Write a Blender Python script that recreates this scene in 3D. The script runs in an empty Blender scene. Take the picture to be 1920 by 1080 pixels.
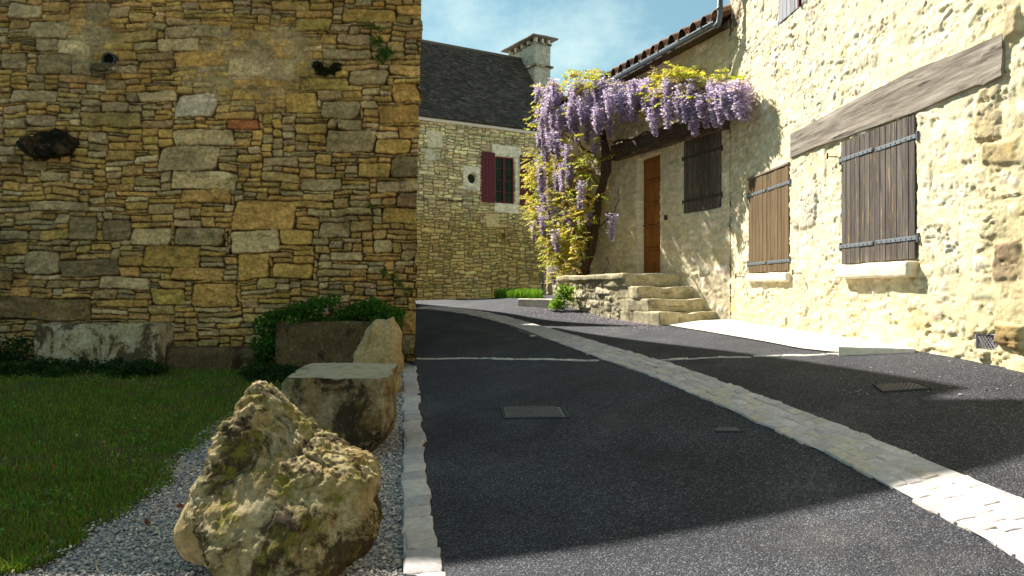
import bpy, math, random
import numpy as np
from mathutils import Vector

# ------------------------------------------------------------------ camera, sky, sun, exposure
SC = bpy.context.scene
COL = SC.collection
F = 1400.0; HZ = 545.0; CX = 960.0; EYE = 1.6       # focal length and horizon in pixels of the 1920 wide photo
cam_d = bpy.data.cameras.new('camera'); cam = bpy.data.objects.new('camera', cam_d); COL.objects.link(cam)
cam_d.sensor_width = 36; cam_d.lens = 36 * F / 1920
cam_d.clip_start = 0.05; cam_d.clip_end = 3000
cam.location = (0, 0, EYE)
cam.rotation_euler = (math.radians(90) + math.atan((HZ - 540) / F), 0, 0)
SC.camera = cam

SUNV = Vector((-0.66, 0.85, 1.0)).normalized()
sun_el = math.asin(SUNV.z); sun_az = math.atan2(SUNV.x, SUNV.y)   # azimuth clockwise from +Y
world = bpy.data.worlds.new('World'); SC.world = world; world.use_nodes = True
wn = world.node_tree.nodes; wl = world.node_tree.links; wn.clear()
sky = wn.new('ShaderNodeTexSky'); sky.sky_type = 'NISHITA'; sky.sun_disc = False
sky.sun_elevation = sun_el; sky.sun_rotation = sun_az
sky.air_density = 1.0; sky.dust_density = 0.6; sky.ozone_density = 1.2
tc = wn.new('ShaderNodeTexCoord'); mp = wn.new('ShaderNodeMapping'); mp.inputs['Scale'].default_value = (1.7, 1.7, 2.6); mp.inputs['Location'].default_value = (0.35, 0.1, 0.2)
cn = wn.new('ShaderNodeTexNoise'); cn.inputs['Scale'].default_value = 2.3; cn.inputs['Detail'].default_value = 7; cn.inputs['Roughness'].default_value = 0.62
cr = wn.new('ShaderNodeValToRGB'); cr.color_ramp.elements[0].position = 0.46; cr.color_ramp.elements[1].position = 0.70; cr.color_ramp.elements[0].color = (0.16, 0.16, 0.16, 1)
cr.color_ramp.elements[1].color = (0.85, 0.85, 0.85, 1)
tint = wn.new('ShaderNodeMixRGB'); tint.blend_type = 'MULTIPLY'; tint.inputs['Fac'].default_value = 1; tint.inputs['Color2'].default_value = (0.74, 1.13, 1.00, 1)
mixc = wn.new('ShaderNodeMixRGB'); mixc.inputs['Color2'].default_value = (8.0, 10.2, 10.0, 1)
bg = wn.new('ShaderNodeBackground'); bg.inputs['Strength'].default_value = 0.040
wo = wn.new('ShaderNodeOutputWorld')
wl.new(tc.outputs['Generated'], mp.inputs['Vector']); wl.new(mp.outputs['Vector'], cn.inputs['Vector'])
wl.new(cn.outputs['Fac'], cr.inputs['Fac']); wl.new(sky.outputs['Color'], tint.inputs['Color1'])
wl.new(tint.outputs['Color'], mixc.inputs['Color1']); wl.new(cr.outputs['Color'], mixc.inputs['Fac'])
wl.new(mixc.outputs['Color'], bg.inputs['Color']); wl.new(bg.outputs['Background'], wo.inputs['Surface'])

sd = bpy.data.lights.new('sun', 'SUN'); sd.energy = 5.0; sd.angle = math.radians(0.5); sd.color = (1.0, 0.95, 0.86)
sun = bpy.data.objects.new('sun', sd); COL.objects.link(sun)
sun.rotation_euler = SUNV.to_track_quat('Z', 'Y').to_euler(); sun.location = (-20, 25, 30)
SC.view_settings.view_transform = 'Standard'; SC.view_settings.look = 'None'
SC.view_settings.gamma = 1; SC.view_settings.exposure = 1.42
SC.cycles.max_bounces = 6; SC.cycles.diffuse_bounces = 4; SC.cycles.transparent_max_bounces = 8

# ------------------------------------------------------------------ numpy noise
def _hash(ix, iy, iz, seed):
    h = (ix.astype(np.int64) * 374761393 + iy.astype(np.int64) * 668265263 + iz.astype(np.int64) * 2147483647 + seed * 1442695041) & 0xFFFFFFFF
    h = ((h ^ (h >> 13)) * 1274126177) & 0xFFFFFFFF
    h = ((h ^ (h >> 16)) * 2246822519) & 0xFFFFFFFF
    return ((h ^ (h >> 15)) & 0xFFFFFF) / float(0xFFFFFF)
def vn3(x, y, z, seed=0):
    x, y, z = np.broadcast_arrays(np.asarray(x, float), np.asarray(y, float), np.asarray(z, float))
    ix, iy, iz = np.floor(x), np.floor(y), np.floor(z)
    fx, fy, fz = x - ix, y - iy, z - iz
    fx = fx * fx * (3 - 2 * fx); fy = fy * fy * (3 - 2 * fy); fz = fz * fz * (3 - 2 * fz)
    r = 0
    for dx in (0, 1):
        for dy in (0, 1):
            for dz in (0, 1):
                w = (fx if dx else 1 - fx) * (fy if dy else 1 - fy) * (fz if dz else 1 - fz)
                r = r + w * _hash(ix + dx, iy + dy, iz + dz, seed)
    return r * 2 - 1
def fbm3(x, y, z, seed=0, oct=4, gain=0.5):
    s = 0; a = 1; f = 1; t = 0
    for o in range(oct):
        s = s + a * vn3(x * f, y * f, z * f, seed + o * 17); t += a; a *= gain; f *= 2.03
    return s / t
def fbm2(x, y, seed=0, oct=4, gain=0.5): return fbm3(x, y, np.zeros_like(np.asarray(x, float)) + 0.37, seed, oct, gain)
def sstep(a, b, x):
    t = np.clip((x - a) / (b - a), 0, 1); return t * t * (3 - 2 * t)

# ------------------------------------------------------------------ object helpers
WLOC = {}
def tag(o, label=None, cat=None, group=None, kind=None):
    if label: o['label'] = label
    if cat: o['category'] = cat
    if group: o['group'] = group
    if kind: o['kind'] = kind
    return o
def empty(name, loc, label=None, cat=None, group=None):
    o = bpy.data.objects.new(name, None); COL.objects.link(o); o.location = loc; o.empty_display_size = 0.2
    WLOC[o.name] = np.array(loc, float)
    return tag(o, label, cat, group)
def mesh_data(name, V, faces, mat, smooth=False, col=None):
    """V (n,3) world coordinates; faces an (m,3|4) array or a list of tuples; col (n,3) per-vertex colour"""
    me = bpy.data.meshes.new(name)
    V = np.asarray(V, float)
    if isinstance(faces, np.ndarray):
        m, k = faces.shape
        me.vertices.add(len(V)); me.vertices.foreach_set('co', V.astype(np.float32).ravel())
        me.loops.add(m * k); me.loops.foreach_set('vertex_index', faces.astype(np.int32).ravel())
        me.polygons.add(m); me.polygons.foreach_set('loop_start', (np.arange(m) * k).astype(np.int32))
        me.polygons.foreach_set('loop_total', np.full(m, k, np.int32))
        me.update(calc_edges=True)
    else:
        me.from_pydata([tuple(v) for v in V], [], [tuple(int(i) for i in f) for f in faces]); me.update()
    if col is not None:
        c4 = np.ones((len(V), 4), np.float32); c4[:, :3] = col
        a = me.color_attributes.new('Col', 'FLOAT_COLOR', 'POINT'); a.data.foreach_set('color', c4.ravel())
    me.polygons.foreach_set('use_smooth', np.full(len(me.polygons), bool(smooth)))
    me.materials.append(mat)
    return me
def mesh_obj(name, V, faces, mat, parent=None, smooth=False, col=None, origin=None):
    V = np.asarray(V, float)
    if parent is not None:
        off = WLOC[parent.name]; loc = (0, 0, 0)
    else:
        off = np.array(origin if origin is not None else (V[:, 0].mean(), V[:, 1].mean(), V[:, 2].min())); loc = off
    me = mesh_data(name, V - off, faces, mat, smooth, col)
    o = bpy.data.objects.new(name, me); COL.objects.link(o); o.location = tuple(loc)
    if parent is not None: o.parent = parent
    WLOC[o.name] = np.array(off, float)
    return o
class MB:
    """collects shapes into one mesh"""
    def __init__(s): s.v = []; s.f = []; s.c = []; s.n = 0
    def add(s, V, Fc, col=None):
        V = np.asarray(V, float); s.v.append(V)
        s.f += [tuple(int(i) + s.n for i in f) for f in Fc]
        s.c.append(np.tile(np.array(col if col is not None else (1, 1, 1), float), (len(V), 1)) if col is None or np.ndim(col) == 1 else np.asarray(col))
        s.n += len(V); return s
    def obj(s, name, mat, parent=None, smooth=False, usecol=False):
        V = np.concatenate(s.v)
        return mesh_obj(name, V, s.f, mat, parent, smooth, np.concatenate(s.c) if usecol else None)
def grid_faces(nu, nv):
    i = np.arange(nu - 1)[None, :]; j = np.arange(nv - 1)[:, None]
    a = j * nu + i
    return np.stack([a, a + 1, a + nu + 1, a + nu], -1).reshape(-1, 4)
def rbox(size, r=0.02, seg=6, disp=0.0, freq=3.0, seed=0, noct=3):
    """rounded box, welded, centred on the origin; displaced by noise"""
    hs = np.array(size, float) / 2; segs = [max(2, int(round(seg * s / max(size)) )) + 2 for s in size]
    def axis(h, n):
        rr = min(r, h * 0.9); inner = np.linspace(-h + rr, h - rr, n)
        return np.concatenate([[-h, -h + rr * 0.4], inner, [h - rr * 0.4, h]])
    ax = [axis(h, n) for h, n in zip(hs, segs)]
    Vs = []; Fs = []; base = 0
    for d in range(3):
        a, b = [(1, 2), (2, 0), (0, 1)][d]
        A, B = np.meshgrid(ax[a], ax[b])
        for sgn in (-1, 1):
            P = np.zeros(A.shape + (3,)); P[..., a] = A; P[..., b] = B; P[..., d] = sgn * hs[d]
            Vs.append(P.reshape(-1, 3)); f = grid_faces(A.shape[1], A.shape[0])
            if sgn < 0: f = f[:, ::-1]
            Fs.append(f + base); base += P.shape[0] * P.shape[1]
    V = np.concatenate(Vs); Fc = np.concatenate(Fs)
    key, inv = np.unique(np.round(V, 5), axis=0, return_inverse=True); inv = inv.ravel()
    V = key; Fc = inv[Fc]
    rr = np.minimum(r, hs * 0.9)
    inner = np.clip(V, -(hs - rr), hs - rr); dlt = V - inner
    L = np.linalg.norm(dlt / rr, axis=1, keepdims=True); out = L > 1e-9
    V = np.where(out, inner + dlt / np.maximum(L, 1e-9) * np.maximum(np.abs(dlt / rr).max(1, keepdims=True), 0), V)
    if disp > 0:
        n = V / np.maximum(np.linalg.norm(V, axis=1, keepdims=True), 1e-6)
        q = V * freq
        dd = np.stack([fbm3(q[:, 0], q[:, 1], q[:, 2], seed + k * 91, noct) for k in range(3)], -1)
        V = V + dd * disp + n * 0
    return V, Fc
def place(V, loc, rz=0, rx=0, ry=0):
    V = np.asarray(V, float)
    c, s = math.cos(rx), math.sin(rx); V = V @ np.array([[1, 0, 0], [0, c, -s], [0, s, c]]).T
    c, s = math.cos(ry), math.sin(ry); V = V @ np.array([[c, 0, s], [0, 1, 0], [-s, 0, c]]).T
    c, s = math.cos(rz), math.sin(rz); V = V @ np.array([[c, -s, 0], [s, c, 0], [0, 0, 1]]).T
    return V + np.array(loc)
def tube(pts, radii, n=8, cap=True):
    pts = np.asarray(pts, float); k = len(pts)
    if np.ndim(radii) == 0: radii = np.full(k, radii)
    T = np.gradient(pts, axis=0); T /= np.maximum(np.linalg.norm(T, axis=1, keepdims=True), 1e-9)
    up = np.array([0.0, 0, 1]) if abs(T[0][2]) < 0.9 else np.array([1.0, 0, 0])
    V = []
    for i in range(k):
        a = np.cross(T[i], up); a /= max(np.linalg.norm(a), 1e-9); b = np.cross(a, T[i]); up = b
        th = np.linspace(0, 2 * math.pi, n, endpoint=False)
        V.append(pts[i] + radii[i] * (np.cos(th)[:, None] * a + np.sin(th)[:, None] * b))
    V = np.concatenate(V); Fc = []
    for i in range(k - 1):
        for j in range(n):
            Fc.append((i * n + j, i * n + (j + 1) % n, (i + 1) * n + (j + 1) % n, (i + 1) * n + j))
    if cap: Fc.append(tuple(range(n))[::-1]); Fc.append(tuple((k - 1) * n + j for j in range(n)))
    return V, Fc

# ------------------------------------------------------------------ materials
def mat_new(name):
    m = bpy.data.materials.new(name); m.use_nodes = True; nt = m.node_tree; nt.nodes.clear()
    out = nt.nodes.new('ShaderNodeOutputMaterial'); p = nt.nodes.new('ShaderNodeBsdfPrincipled')
    nt.links.new(p.outputs[0], out.inputs['Surface']); tcn = nt.nodes.new('ShaderNodeTexCoord')
    return m, nt, p, tcn.outputs['Object'], out
def N(nt, t, **kw):
    n = nt.nodes.new(t)
    for k, v in kw.items():
        if k in n.inputs: n.inputs[k].default_value = v
        else: setattr(n, k, v)
    return n
def noise(nt, co, scale, detail=5, rough=0.6, vec=None, dist=0.0):
    src = co
    if vec:
        m = N(nt, 'ShaderNodeMapping'); m.inputs['Scale'].default_value = vec; nt.links.new(co, m.inputs['Vector']); src = m.outputs[0]
    n = N(nt, 'ShaderNodeTexNoise', Scale=scale, Detail=detail, Roughness=rough, Distortion=dist); nt.links.new(src, n.inputs['Vector'])
    return n.outputs['Fac']
def voro(nt, co, scale, feature='F1', out='Distance', rnd=1.0):
    n = N(nt, 'ShaderNodeTexVoronoi', Scale=scale, Randomness=rnd); n.feature = feature; nt.links.new(co, n.inputs['Vector']); return n.outputs[out]
def ramp(nt, fac, stops):
    r = N(nt, 'ShaderNodeValToRGB'); e = r.color_ramp.elements
    while len(e) < len(stops): e.new(0.5)
    for k, (p, c) in enumerate(stops):
        e[k].position = p; e[k].color = (c, c, c, 1) if not isinstance(c, tuple) else c + (1,)
    nt.links.new(fac, r.inputs['Fac']); return r.outputs['Color']
def mix(nt, a, b, fac, mode='MIX'):
    n = N(nt, 'ShaderNodeMixRGB'); n.blend_type = mode
    for s, v in (('Fac', fac), ('Color1', a), ('Color2', b)):
        if isinstance(v, (int, float)): n.inputs[s].default_value = v
        elif isinstance(v, tuple): n.inputs[s].default_value = v + (1,)
        else: nt.links.new(v, n.inputs[s])
    return n.outputs[0]
def bump(nt, p, h, strength=0.5, dist=0.02, prev=None):
    b = N(nt, 'ShaderNodeBump', Strength=strength, Distance=dist); nt.links.new(h, b.inputs['Height'])
    if prev is not None: nt.links.new(prev, b.inputs['Normal'])
    nt.links.new(b.outputs[0], p.inputs['Normal']); return b.outputs[0]
def attr(nt, name='Col'):
    a = N(nt, 'ShaderNodeVertexColor'); a.layer_name = name; return a.outputs['Color']
def set_base(nt, p, c, rough=0.9, spec=0.25):
    if isinstance(c, tuple): p.inputs['Base Color'].default_value = c + (1,)
    else: nt.links.new(c, p.inputs['Base Color'])
    p.inputs['Roughness'].default_value = rough; p.inputs['Specular IOR Level'].default_value = spec

def mat_masonry(name, lichen=(), fine=22, contrast=(0.6, 1.35), bstr=0.6, bdist=0.02, spec=0.15):
    """vertex-coloured masonry with grain and patches; lichen = [(colour, scale, threshold, width, amount)]"""
    m, nt, p, co, out = mat_new(name)
    c = attr(nt)
    g = ramp(nt, noise(nt, co, fine, 6, 0.7), [(0.28, contrast[0]), (0.72, contrast[1])])
    c = mix(nt, c, g, 1.0, 'MULTIPLY')
    g2 = ramp(nt, noise(nt, co, 4.5, 4, 0.6, (1, 1, 2.2)), [(0.3, 0.74), (0.7, 1.22)])
    c = mix(nt, c, g2, 1.0, 'MULTIPLY')
    for k, (lc, sc, th, w, am) in enumerate(lichen):
        f1 = ramp(nt, noise(nt, co, sc, 7, 0.72, (1, 1, 1.0 + 0.3 * k)), [(th, 0.0), (th + w, float(am))])
        c = mix(nt, c, lc, f1)
    set_base(nt, p, c, 0.95, spec)
    b = bump(nt, p, noise(nt, co, fine * 0.8, 8, 0.75), bstr, bdist)
    bump(nt, p, noise(nt, co, fine * 4.5, 4, 0.7), bstr * 0.7, bdist * 0.3, b)
    return m
def mat_rock(name, base, dark, moss, light, sc=3.0, moss_th=0.55, dark_th=0.52, bstr=0.9, red=None, top=None):
    m, nt, p, co, out = mat_new(name)
    c = mix(nt, base, light, ramp(nt, noise(nt, co, sc * 1.3, 8, 0.72), [(0.42, 0.0), (0.62, 1.0)]))
    c = mix(nt, c, ramp(nt, noise(nt, co, 26, 6, 0.7), [(0.3, 0.55), (0.7, 1.35)]), 1.0, 'MULTIPLY')
    c = mix(nt, c, dark, ramp(nt, noise(nt, co, sc * 0.9, 9, 0.75, (1, 1, 0.8), 0.6), [(dark_th, 0.0), (dark_th + 0.07, 0.92)]))
    geo = N(nt, 'ShaderNodeNewGeometry'); sep = N(nt, 'ShaderNodeSeparateXYZ'); nt.links.new(geo.outputs['Normal'], sep.inputs[0])
    up = ramp(nt, sep.outputs['Z'], [(0.0, 0.35), (0.75, 1.0)])
    mf = mix(nt, up, ramp(nt, noise(nt, co, sc * 1.7, 8, 0.72), [(moss_th, 0.0), (moss_th + 0.08, 1.0)]), 1.0, 'MULTIPLY')
    c = mix(nt, c, moss, mf)
    if red: c = mix(nt, c, red, ramp(nt, noise(nt, co, sc * 1.1 + 0.37, 5, 0.6, (1.3, 0.7, 1)), [(0.62, 0.0), (0.70, 0.8)]))
    if top: c = mix(nt, c, top, mix(nt, ramp(nt, sep.outputs['Z'], [(0.72, 0.0), (0.9, 0.9)]), ramp(nt, noise(nt, co, 7, 7, .7), [(.35, .4), (.5, 1.0)]), 1.0, 'MULTIPLY'))
    c = mix(nt, c, (0.42, 0.40, 0.34), ramp(nt, noise(nt, co, 13, 8, 0.8), [(0.60, 0.0), (0.66, 0.6)]))
    set_base(nt, p, c, 0.95, 0.15)
    b = bump(nt, p, noise(nt, co, 9, 9, 0.75), bstr, 0.05)
    bump(nt, p, noise(nt, co, 50, 6, 0.8), bstr, 0.03, b)
    return m
def mat_simple(name, c, rough=0.6, spec=0.3, var=0.25, sc=12, bstr=0.2, bdist=0.005, metal=0.0, vec=None, usecol=False):
    m, nt, p, co, out = mat_new(name)
    base = attr(nt) if usecol else c
    g = ramp(nt, noise(nt, co, sc, 6, 0.65, vec), [(0.3, 1 - var), (0.7, 1 + var)])
    set_base(nt, p, mix(nt, base, g, 1.0, 'MULTIPLY'), rough, spec); p.inputs['Metallic'].default_value = metal
    bump(nt, p, noise(nt, co, sc * 3, 6, 0.7, vec), bstr, bdist)
    return m
def mat_wood(name, c1, c2, c3, vec, sc=9, grey=0.0, bstr=0.5, pale=None):
    """weathered wood; grain runs along the small component of vec"""
    m, nt, p, co, out = mat_new(name)
    a = noise(nt, co, sc, 8, 0.7, vec, 0.4)
    c = ramp(nt, a, [(0.3, c1), (0.5, c2), (0.7, c3)])
    c = mix(nt, c, attr(nt), 1.0, 'MULTIPLY')
    if pale: c = mix(nt, c, pale, ramp(nt, noise(nt, co, sc * 2.3, 5, 0.6, vec), [(0.6, 0.0), (0.68, 0.8)]))
    c = mix(nt, c, (0.02, 0.016, 0.012), ramp(nt, noise(nt, co, sc * 1.4, 3, 0.5, vec, 0.2), [(0.30, 0.85), (0.36, 0.0)]))
    set_base(nt, p, c, 0.85, 0.15)
    bump(nt, p, noise(nt, co, sc * 1.4, 8, 0.7, vec, 0.2), bstr, 0.01)
    return m
def mat_leaf(name, trans=0.45, rough=0.55):
    m, nt, p, co, out = mat_new(name)
    c = attr(nt)
    set_base(nt, p, c, rough, 0.25)
    t = N(nt, 'ShaderNodeBsdfTranslucent'); nt.links.new(mix(nt, c, (1.0, 1.0, 0.7), 1.0, 'MULTIPLY'), t.inputs['Color'])
    mx = N(nt, 'ShaderNodeMixShader', Fac=trans); nt.links.new(p.outputs[0], mx.inputs[1]); nt.links.new(t.outputs[0], mx.inputs[2])
    nt.links.new(mx.outputs[0], out.inputs['Surface']); return m
def mat_asphalt():
    m, nt, p, co, out = mat_new('asphalt')
    n1 = N(nt, 'ShaderNodeTexVoronoi', Scale=115.0); nt.links.new(co, n1.inputs['Vector'])
    sp = N(nt, 'ShaderNodeSeparateColor'); nt.links.new(n1.outputs['Color'], sp.inputs[0])
    c = ramp(nt, sp.outputs[0], [(0.0, (0.018, 0.019, 0.025)), (0.45, (0.038, 0.039, 0.050)), (0.85, (0.075, 0.077, 0.090)), (1.0, (0.21, 0.21, 0.21))])
    c = mix(nt, c, ramp(nt, n1.outputs['Distance'], [(0.35, 1.0), (0.8, 0.35)]), 1.0, 'MULTIPLY')
    c = mix(nt, c, ramp(nt, noise(nt, co, 1.1, 5, 0.6), [(0.35, 0.7), (0.7, 1.3)]), 1.0, 'MULTIPLY')
    c = mix(nt, c, (0.15, 0.14, 0.125), ramp(nt, noise(nt, co, 0.8, 9, 0.75), [(0.54, 0.0), (0.80, 0.5)]))
    c = mix(nt, c, (0.012, 0.012, 0.014), ramp(nt, noise(nt, co, 0.55, 6, 0.7, (1, .35, 1)), [(0.55, 0.0), (0.66, 0.45)]))
    set_base(nt, p, c, 0.8, 0.22)
    inv = N(nt, 'ShaderNodeMath', operation='SUBTRACT'); inv.inputs[0].default_value = 1.0; nt.links.new(n1.outputs['Distance'], inv.inputs[1])
    b = bump(nt, p, inv.outputs[0], 0.85, 0.009)
    bump(nt, p, noise(nt, co, 35, 5, 0.7), 0.5, 0.01, b)
    return m
def mat_gravel_ground():
    m, nt, p, co, out = mat_new('gravel_bed')
    n1 = N(nt, 'ShaderNodeTexVoronoi', Scale=42.0); nt.links.new(co, n1.inputs['Vector'])
    sp = N(nt, 'ShaderNodeSeparateColor'); nt.links.new(n1.outputs['Color'], sp.inputs[0])
    c = ramp(nt, sp.outputs[0], [(0.0, (0.2, 0.2, 0.21)), (0.5, (0.38, 0.36, 0.35)), (1.0, (0.55, 0.52, 0.47))])
    c = mix(nt, c, ramp(nt, n1.outputs['Distance'], [(0.3, 1.0), (0.75, 0.25)]), 1.0, 'MULTIPLY')
    set_base(nt, p, c, 0.85, 0.2)
    inv = N(nt, 'ShaderNodeMath', operation='SUBTRACT'); inv.inputs[0].default_value = 1.0; nt.links.new(n1.outputs['Distance'], inv.inputs[1])
    bump(nt, p, inv.outputs[0], 1.0, 0.02); return m
def mat_soil():
    m, nt, p, co, out = mat_new('soil')
    c = ramp(nt, noise(nt, co, 2.2, 9, 0.7), [(0.38, (0.07, 0.13, 0.014)), (0.52, (0.07, 0.10, 0.018)), (0.62, (0.12, 0.09, 0.045))])
    c = mix(nt, c, ramp(nt, noise(nt, co, 40, 6, 0.8), [(0.3, 0.4), (0.7, 1.6)]), 1.0, 'MULTIPLY')
    set_base(nt, p, c, 0.95, 0.1); bump(nt, p, noise(nt, co, 30, 8, 0.8), 1.0, 0.04); return m

M = {}
M['wall_left'] = mat_masonry('rubble_masonry', [((0.36, 0.17, 0.02), 2.1, 0.66, 0.05, 0.85), ((0.28, 0.23, 0.03), 3.3, 0.60, 0.08, 0.55), ((0.07, 0.06, 0.035), 2.6, 0.57, 0.10, 0.6), ((0.42, 0.40, 0.33), 17, 0.63, 0.04, 0.45)], fine=17, contrast=(0.5, 1.5), bstr=0.85, bdist=0.03)
M['wall_right'] = mat_masonry('pale_rubble_masonry', [((0.60, 0.44, 0.16), 1.7, 0.55, 0.12, 0.6), ((0.30, 0.19, 0.09), 2.3, 0.66, 0.08, 0.6)], fine=14, contrast=(0.82, 1.15), bstr=0.55, bdist=0.035)
M['wall_far'] = mat_masonry('coursed_masonry', [((0.20, 0.19, 0.14), 1.1, 0.55, 0.14, 0.6), ((0.07, 0.06, 0.035), 0.9, 0.64, 0.1, 0.5)], fine=9, contrast=(0.7, 1.25), bstr=0.6, bdist=0.03)
M['asphalt'] = mat_asphalt(); M['gravel_bed'] = mat_gravel_ground(); M['soil'] = mat_soil()
M['rock_big'] = mat_rock('mossy_limestone', (0.52, 0.37, 0.15), (0.06, 0.035, 0.014), (0.28, 0.24, 0.035), (0.74, 0.60, 0.34), 3.4, 0.515, 0.485, 1.0, (0.30, 0.11, 0.03))
M['rock_mid'] = mat_rock('dark_mossy_rock', (0.30, 0.20, 0.08), (0.04, 0.03, 0.015), (0.16, 0.15, 0.03), (0.50, 0.42, 0.26), 2.6, 0.55, 0.49, top=(0.62, 0.55, 0.38))
M['rock_pale'] = mat_rock('ochre_rock', (0.44, 0.31, 0.13), (0.07, 0.055, 0.02), (0.22, 0.20, 0.04), (0.55, 0.43, 0.23), 2.2, 0.6, 0.62, 0.7)
M['rock_block'] = mat_rock('lichened_block', (0.46, 0.37, 0.20), (0.07, 0.045, 0.02), (0.12, 0.12, 0.03), (0.58, 0.51, 0.36), 2.8, 0.60, 0.465, 0.7)
M['rock_trough'] = mat_rock('brown_trough', (0.12, 0.08, 0.035), (0.035, 0.022, 0.010), (0.06, 0.06, 0.015), (0.17, 0.12, 0.06), 2.4, 0.6, 0.50, 0.6)
M['rock_black'] = mat_rock('blackened_stone', (0.05, 0.035, 0.02), (0.010, 0.009, 0.006), (0.07, 0.07, 0.02), (0.10, 0.07, 0.03), 6, 0.6, 0.45, 0.8)
M['sett'] = mat_simple('granite_sett', (0.3, 0.27, 0.24), 0.85, 0.2, 0.22, 22, 0.8, 0.012, usecol=True)
M['paving'] = mat_simple('pale_paving', (0.64, 0.58, 0.48), 0.9, 0.1, 0.2, 9, 0.5, 0.01)
M['kerbpale'] = mat_simple('pale_kerb_stone', (0.74, 0.68, 0.58), 0.9, 0.1, 0.15, 12, 0.5, 0.01)
M['step'] = mat_masonry('worn_step_stone', [((0.07, 0.06, 0.04), 3.5, 0.56, 0.14, 0.7), ((0.30, 0.27, 0.08), 4.0, 0.6, 0.1, 0.5)], fine=13, bstr=0.8)
M['beam'] = mat_wood('weathered_beam', (0.10, 0.078, 0.058), (0.23, 0.195, 0.155), (0.35, 0.305, 0.25), (1, 0.12, 1.6), 11, bstr=0.9)
M['beam_dark'] = mat_wood('dark_beam', (0.05, 0.035, 0.025), (0.10, 0.075, 0.055), (0.17, 0.13, 0.10), (0.5, 0.15, 1.6), 11, bstr=0.9)
M['shutter'] = mat_wood('brown_shutter_wood', (0.05, 0.040, 0.034), (0.105, 0.086, 0.072), (0.18, 0.15, 0.13), (1.5, 1.5, 0.09), 14, bstr=0.5, pale=(0.40, 0.27, 0.10))
M['shutter_tan'] = mat_wood('tan_shutter_wood', (0.09, 0.055, 0.025), (0.155, 0.10, 0.048), (0.21, 0.145, 0.075), (1.5, 1.5, 0.09), 14, bstr=0.3)
M['shutter_grey'] = mat_wood('grey_shutter_wood', (0.16, 0.16, 0.17), (0.3, 0.3, 0.32), (0.42, 0.42, 0.45), (1.5, 1.5, 0.09), 14, bstr=0.3)
M['door'] = mat_wood('varnished_door_wood', (0.13, 0.042, 0.010), (0.26, 0.095, 0.022), (0.38, 0.16, 0.045), (1.5, 1.5, 0.12), 10, bstr=0.2)
M['iron'] = mat_simple('grey_iron', (0.14, 0.16, 0.18), 0.55, 0.5, 0.3, 30, 0.3, 0.003)
M['iron_dark'] = mat_simple('dark_iron', (0.03, 0.028, 0.026), 0.6, 0.4, 0.3, 30, 0.3, 0.003)
M['zinc'] = mat_simple('grey_zinc', (0.10, 0.125, 0.15), 0.5, 0.4, 0.2, 9, 0.1, 0.003)
M['pipe'] = mat_simple('pale_zinc', (0.30, 0.34, 0.38), 0.5, 0.4, 0.2, 9, 0.1, 0.003)
M['red'] = mat_simple('dark_red_paint', (0.105, 0.005, 0.012), 0.5, 0.35, 0.15, 14, 0.2, 0.004)
M['glass'] = mat_simple('reflection_tinted_glass', (0.012, 0.022, 0.006), 0.25, 0.12, 0.9, 4, 0.05, 0.002)  # dark green base colour stands in for trees reflected in the panes
M['hole_shade'] = mat_simple('painted_hole_shade', (0.008, 0.007, 0.006), 0.9, 0.05, 0.2, 9)  # near-black colour standing in for the shade inside holes
M['rooftile'] = mat_simple('brown_stone_tile', (0.1, 0.08, 0.06), 0.9, 0.15, 0.35, 14, 0.6, 0.01, usecol=True)
M['canal'] = mat_simple('clay_roof_tile', (0.3, 0.16, 0.1), 0.9, 0.15, 0.45, 12, 0.5, 0.01, usecol=True)
M['bark'] = mat_simple('wisteria_bark', (0.075, 0.05, 0.03), 0.9, 0.15, 0.5, 14, 1.0, 0.02)
M['leaf'] = mat_leaf('leaf', 0.5); M['petal'] = mat_leaf('petal', 0.45, 0.7); M['grass'] = mat_leaf('grass_blade', 0.35)
M['manhole'] = mat_simple('cast_iron_cover', (0.12, 0.105, 0.095), 0.6, 0.4, 0.35, 25, 0.6, 0.006)
M['gravel'] = mat_simple('gravel_stone', (0.3, 0.3, 0.3), 0.8, 0.2, 0.25, 40, 0.5, 0.004, usecol=True)
M['render'] = mat_simple('lime_render', (0.5, 0.43, 0.30), 0.95, 0.1, 0.2, 4, 0.6, 0.02)

# ------------------------------------------------------------------ terrain height
CP = np.array([
 (-0.45, 4.2, 0.00), (-0.4, 1.5, -0.06), (-0.9, 8, 0.20), (-1.6, 12, 0.45), (-1.3, 10, 0.33),
 (2.2, 4.8, 0.34), (3.4, 4.96, 0.55), (4.43, 6.46, 0.91), (4.34, 8, 0.96), (4.2, 10, 1.0), (4.06, 12.9, 1.03), (3.3, 14.4, 1.05),
 (4.9, 3.0, 0.72), (2.5, 1.5, 0.2), (0.8, 17.4, 1.23), (0.2, 18.5, 1.27), (0.8, 21, 1.46), (-1.0, 18, 1.13), (-1.2, 21, 1.32), (-3.2, 21.5, 1.30),
 (0.0, 8, 0.40), (0, 12, 0.63), (0.4, 16, 0.93), (-3, 4.2, 0.0), (-6, 8, 0.25), (-8, 12, 0.48), (-3, 12, 0.45), (-3.5, 8, 0.22), (-8, 4, 0.02),
 (-3.2, 27, 1.0), (2, 29, 1.1), (-6, 26, 0.9), (-5, 18, 0.9), (8, 20, 1.3), (8, 8, 1.1), (-3, 0, -0.1), (3, -2, 0.2), (-8, -2, -0.1)])
def _tps(r2): return np.where(r2 > 1e-12, r2 * np.log(np.maximum(r2, 1e-12)) * 0.5, 0)
_n = len(CP); _d2 = ((CP[:, None, :2] - CP[None, :, :2]) ** 2).sum(-1)
_A = np.zeros((_n + 3, _n + 3)); _A[:_n, :_n] = _tps(_d2) + np.eye(_n) * 0.4
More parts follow.
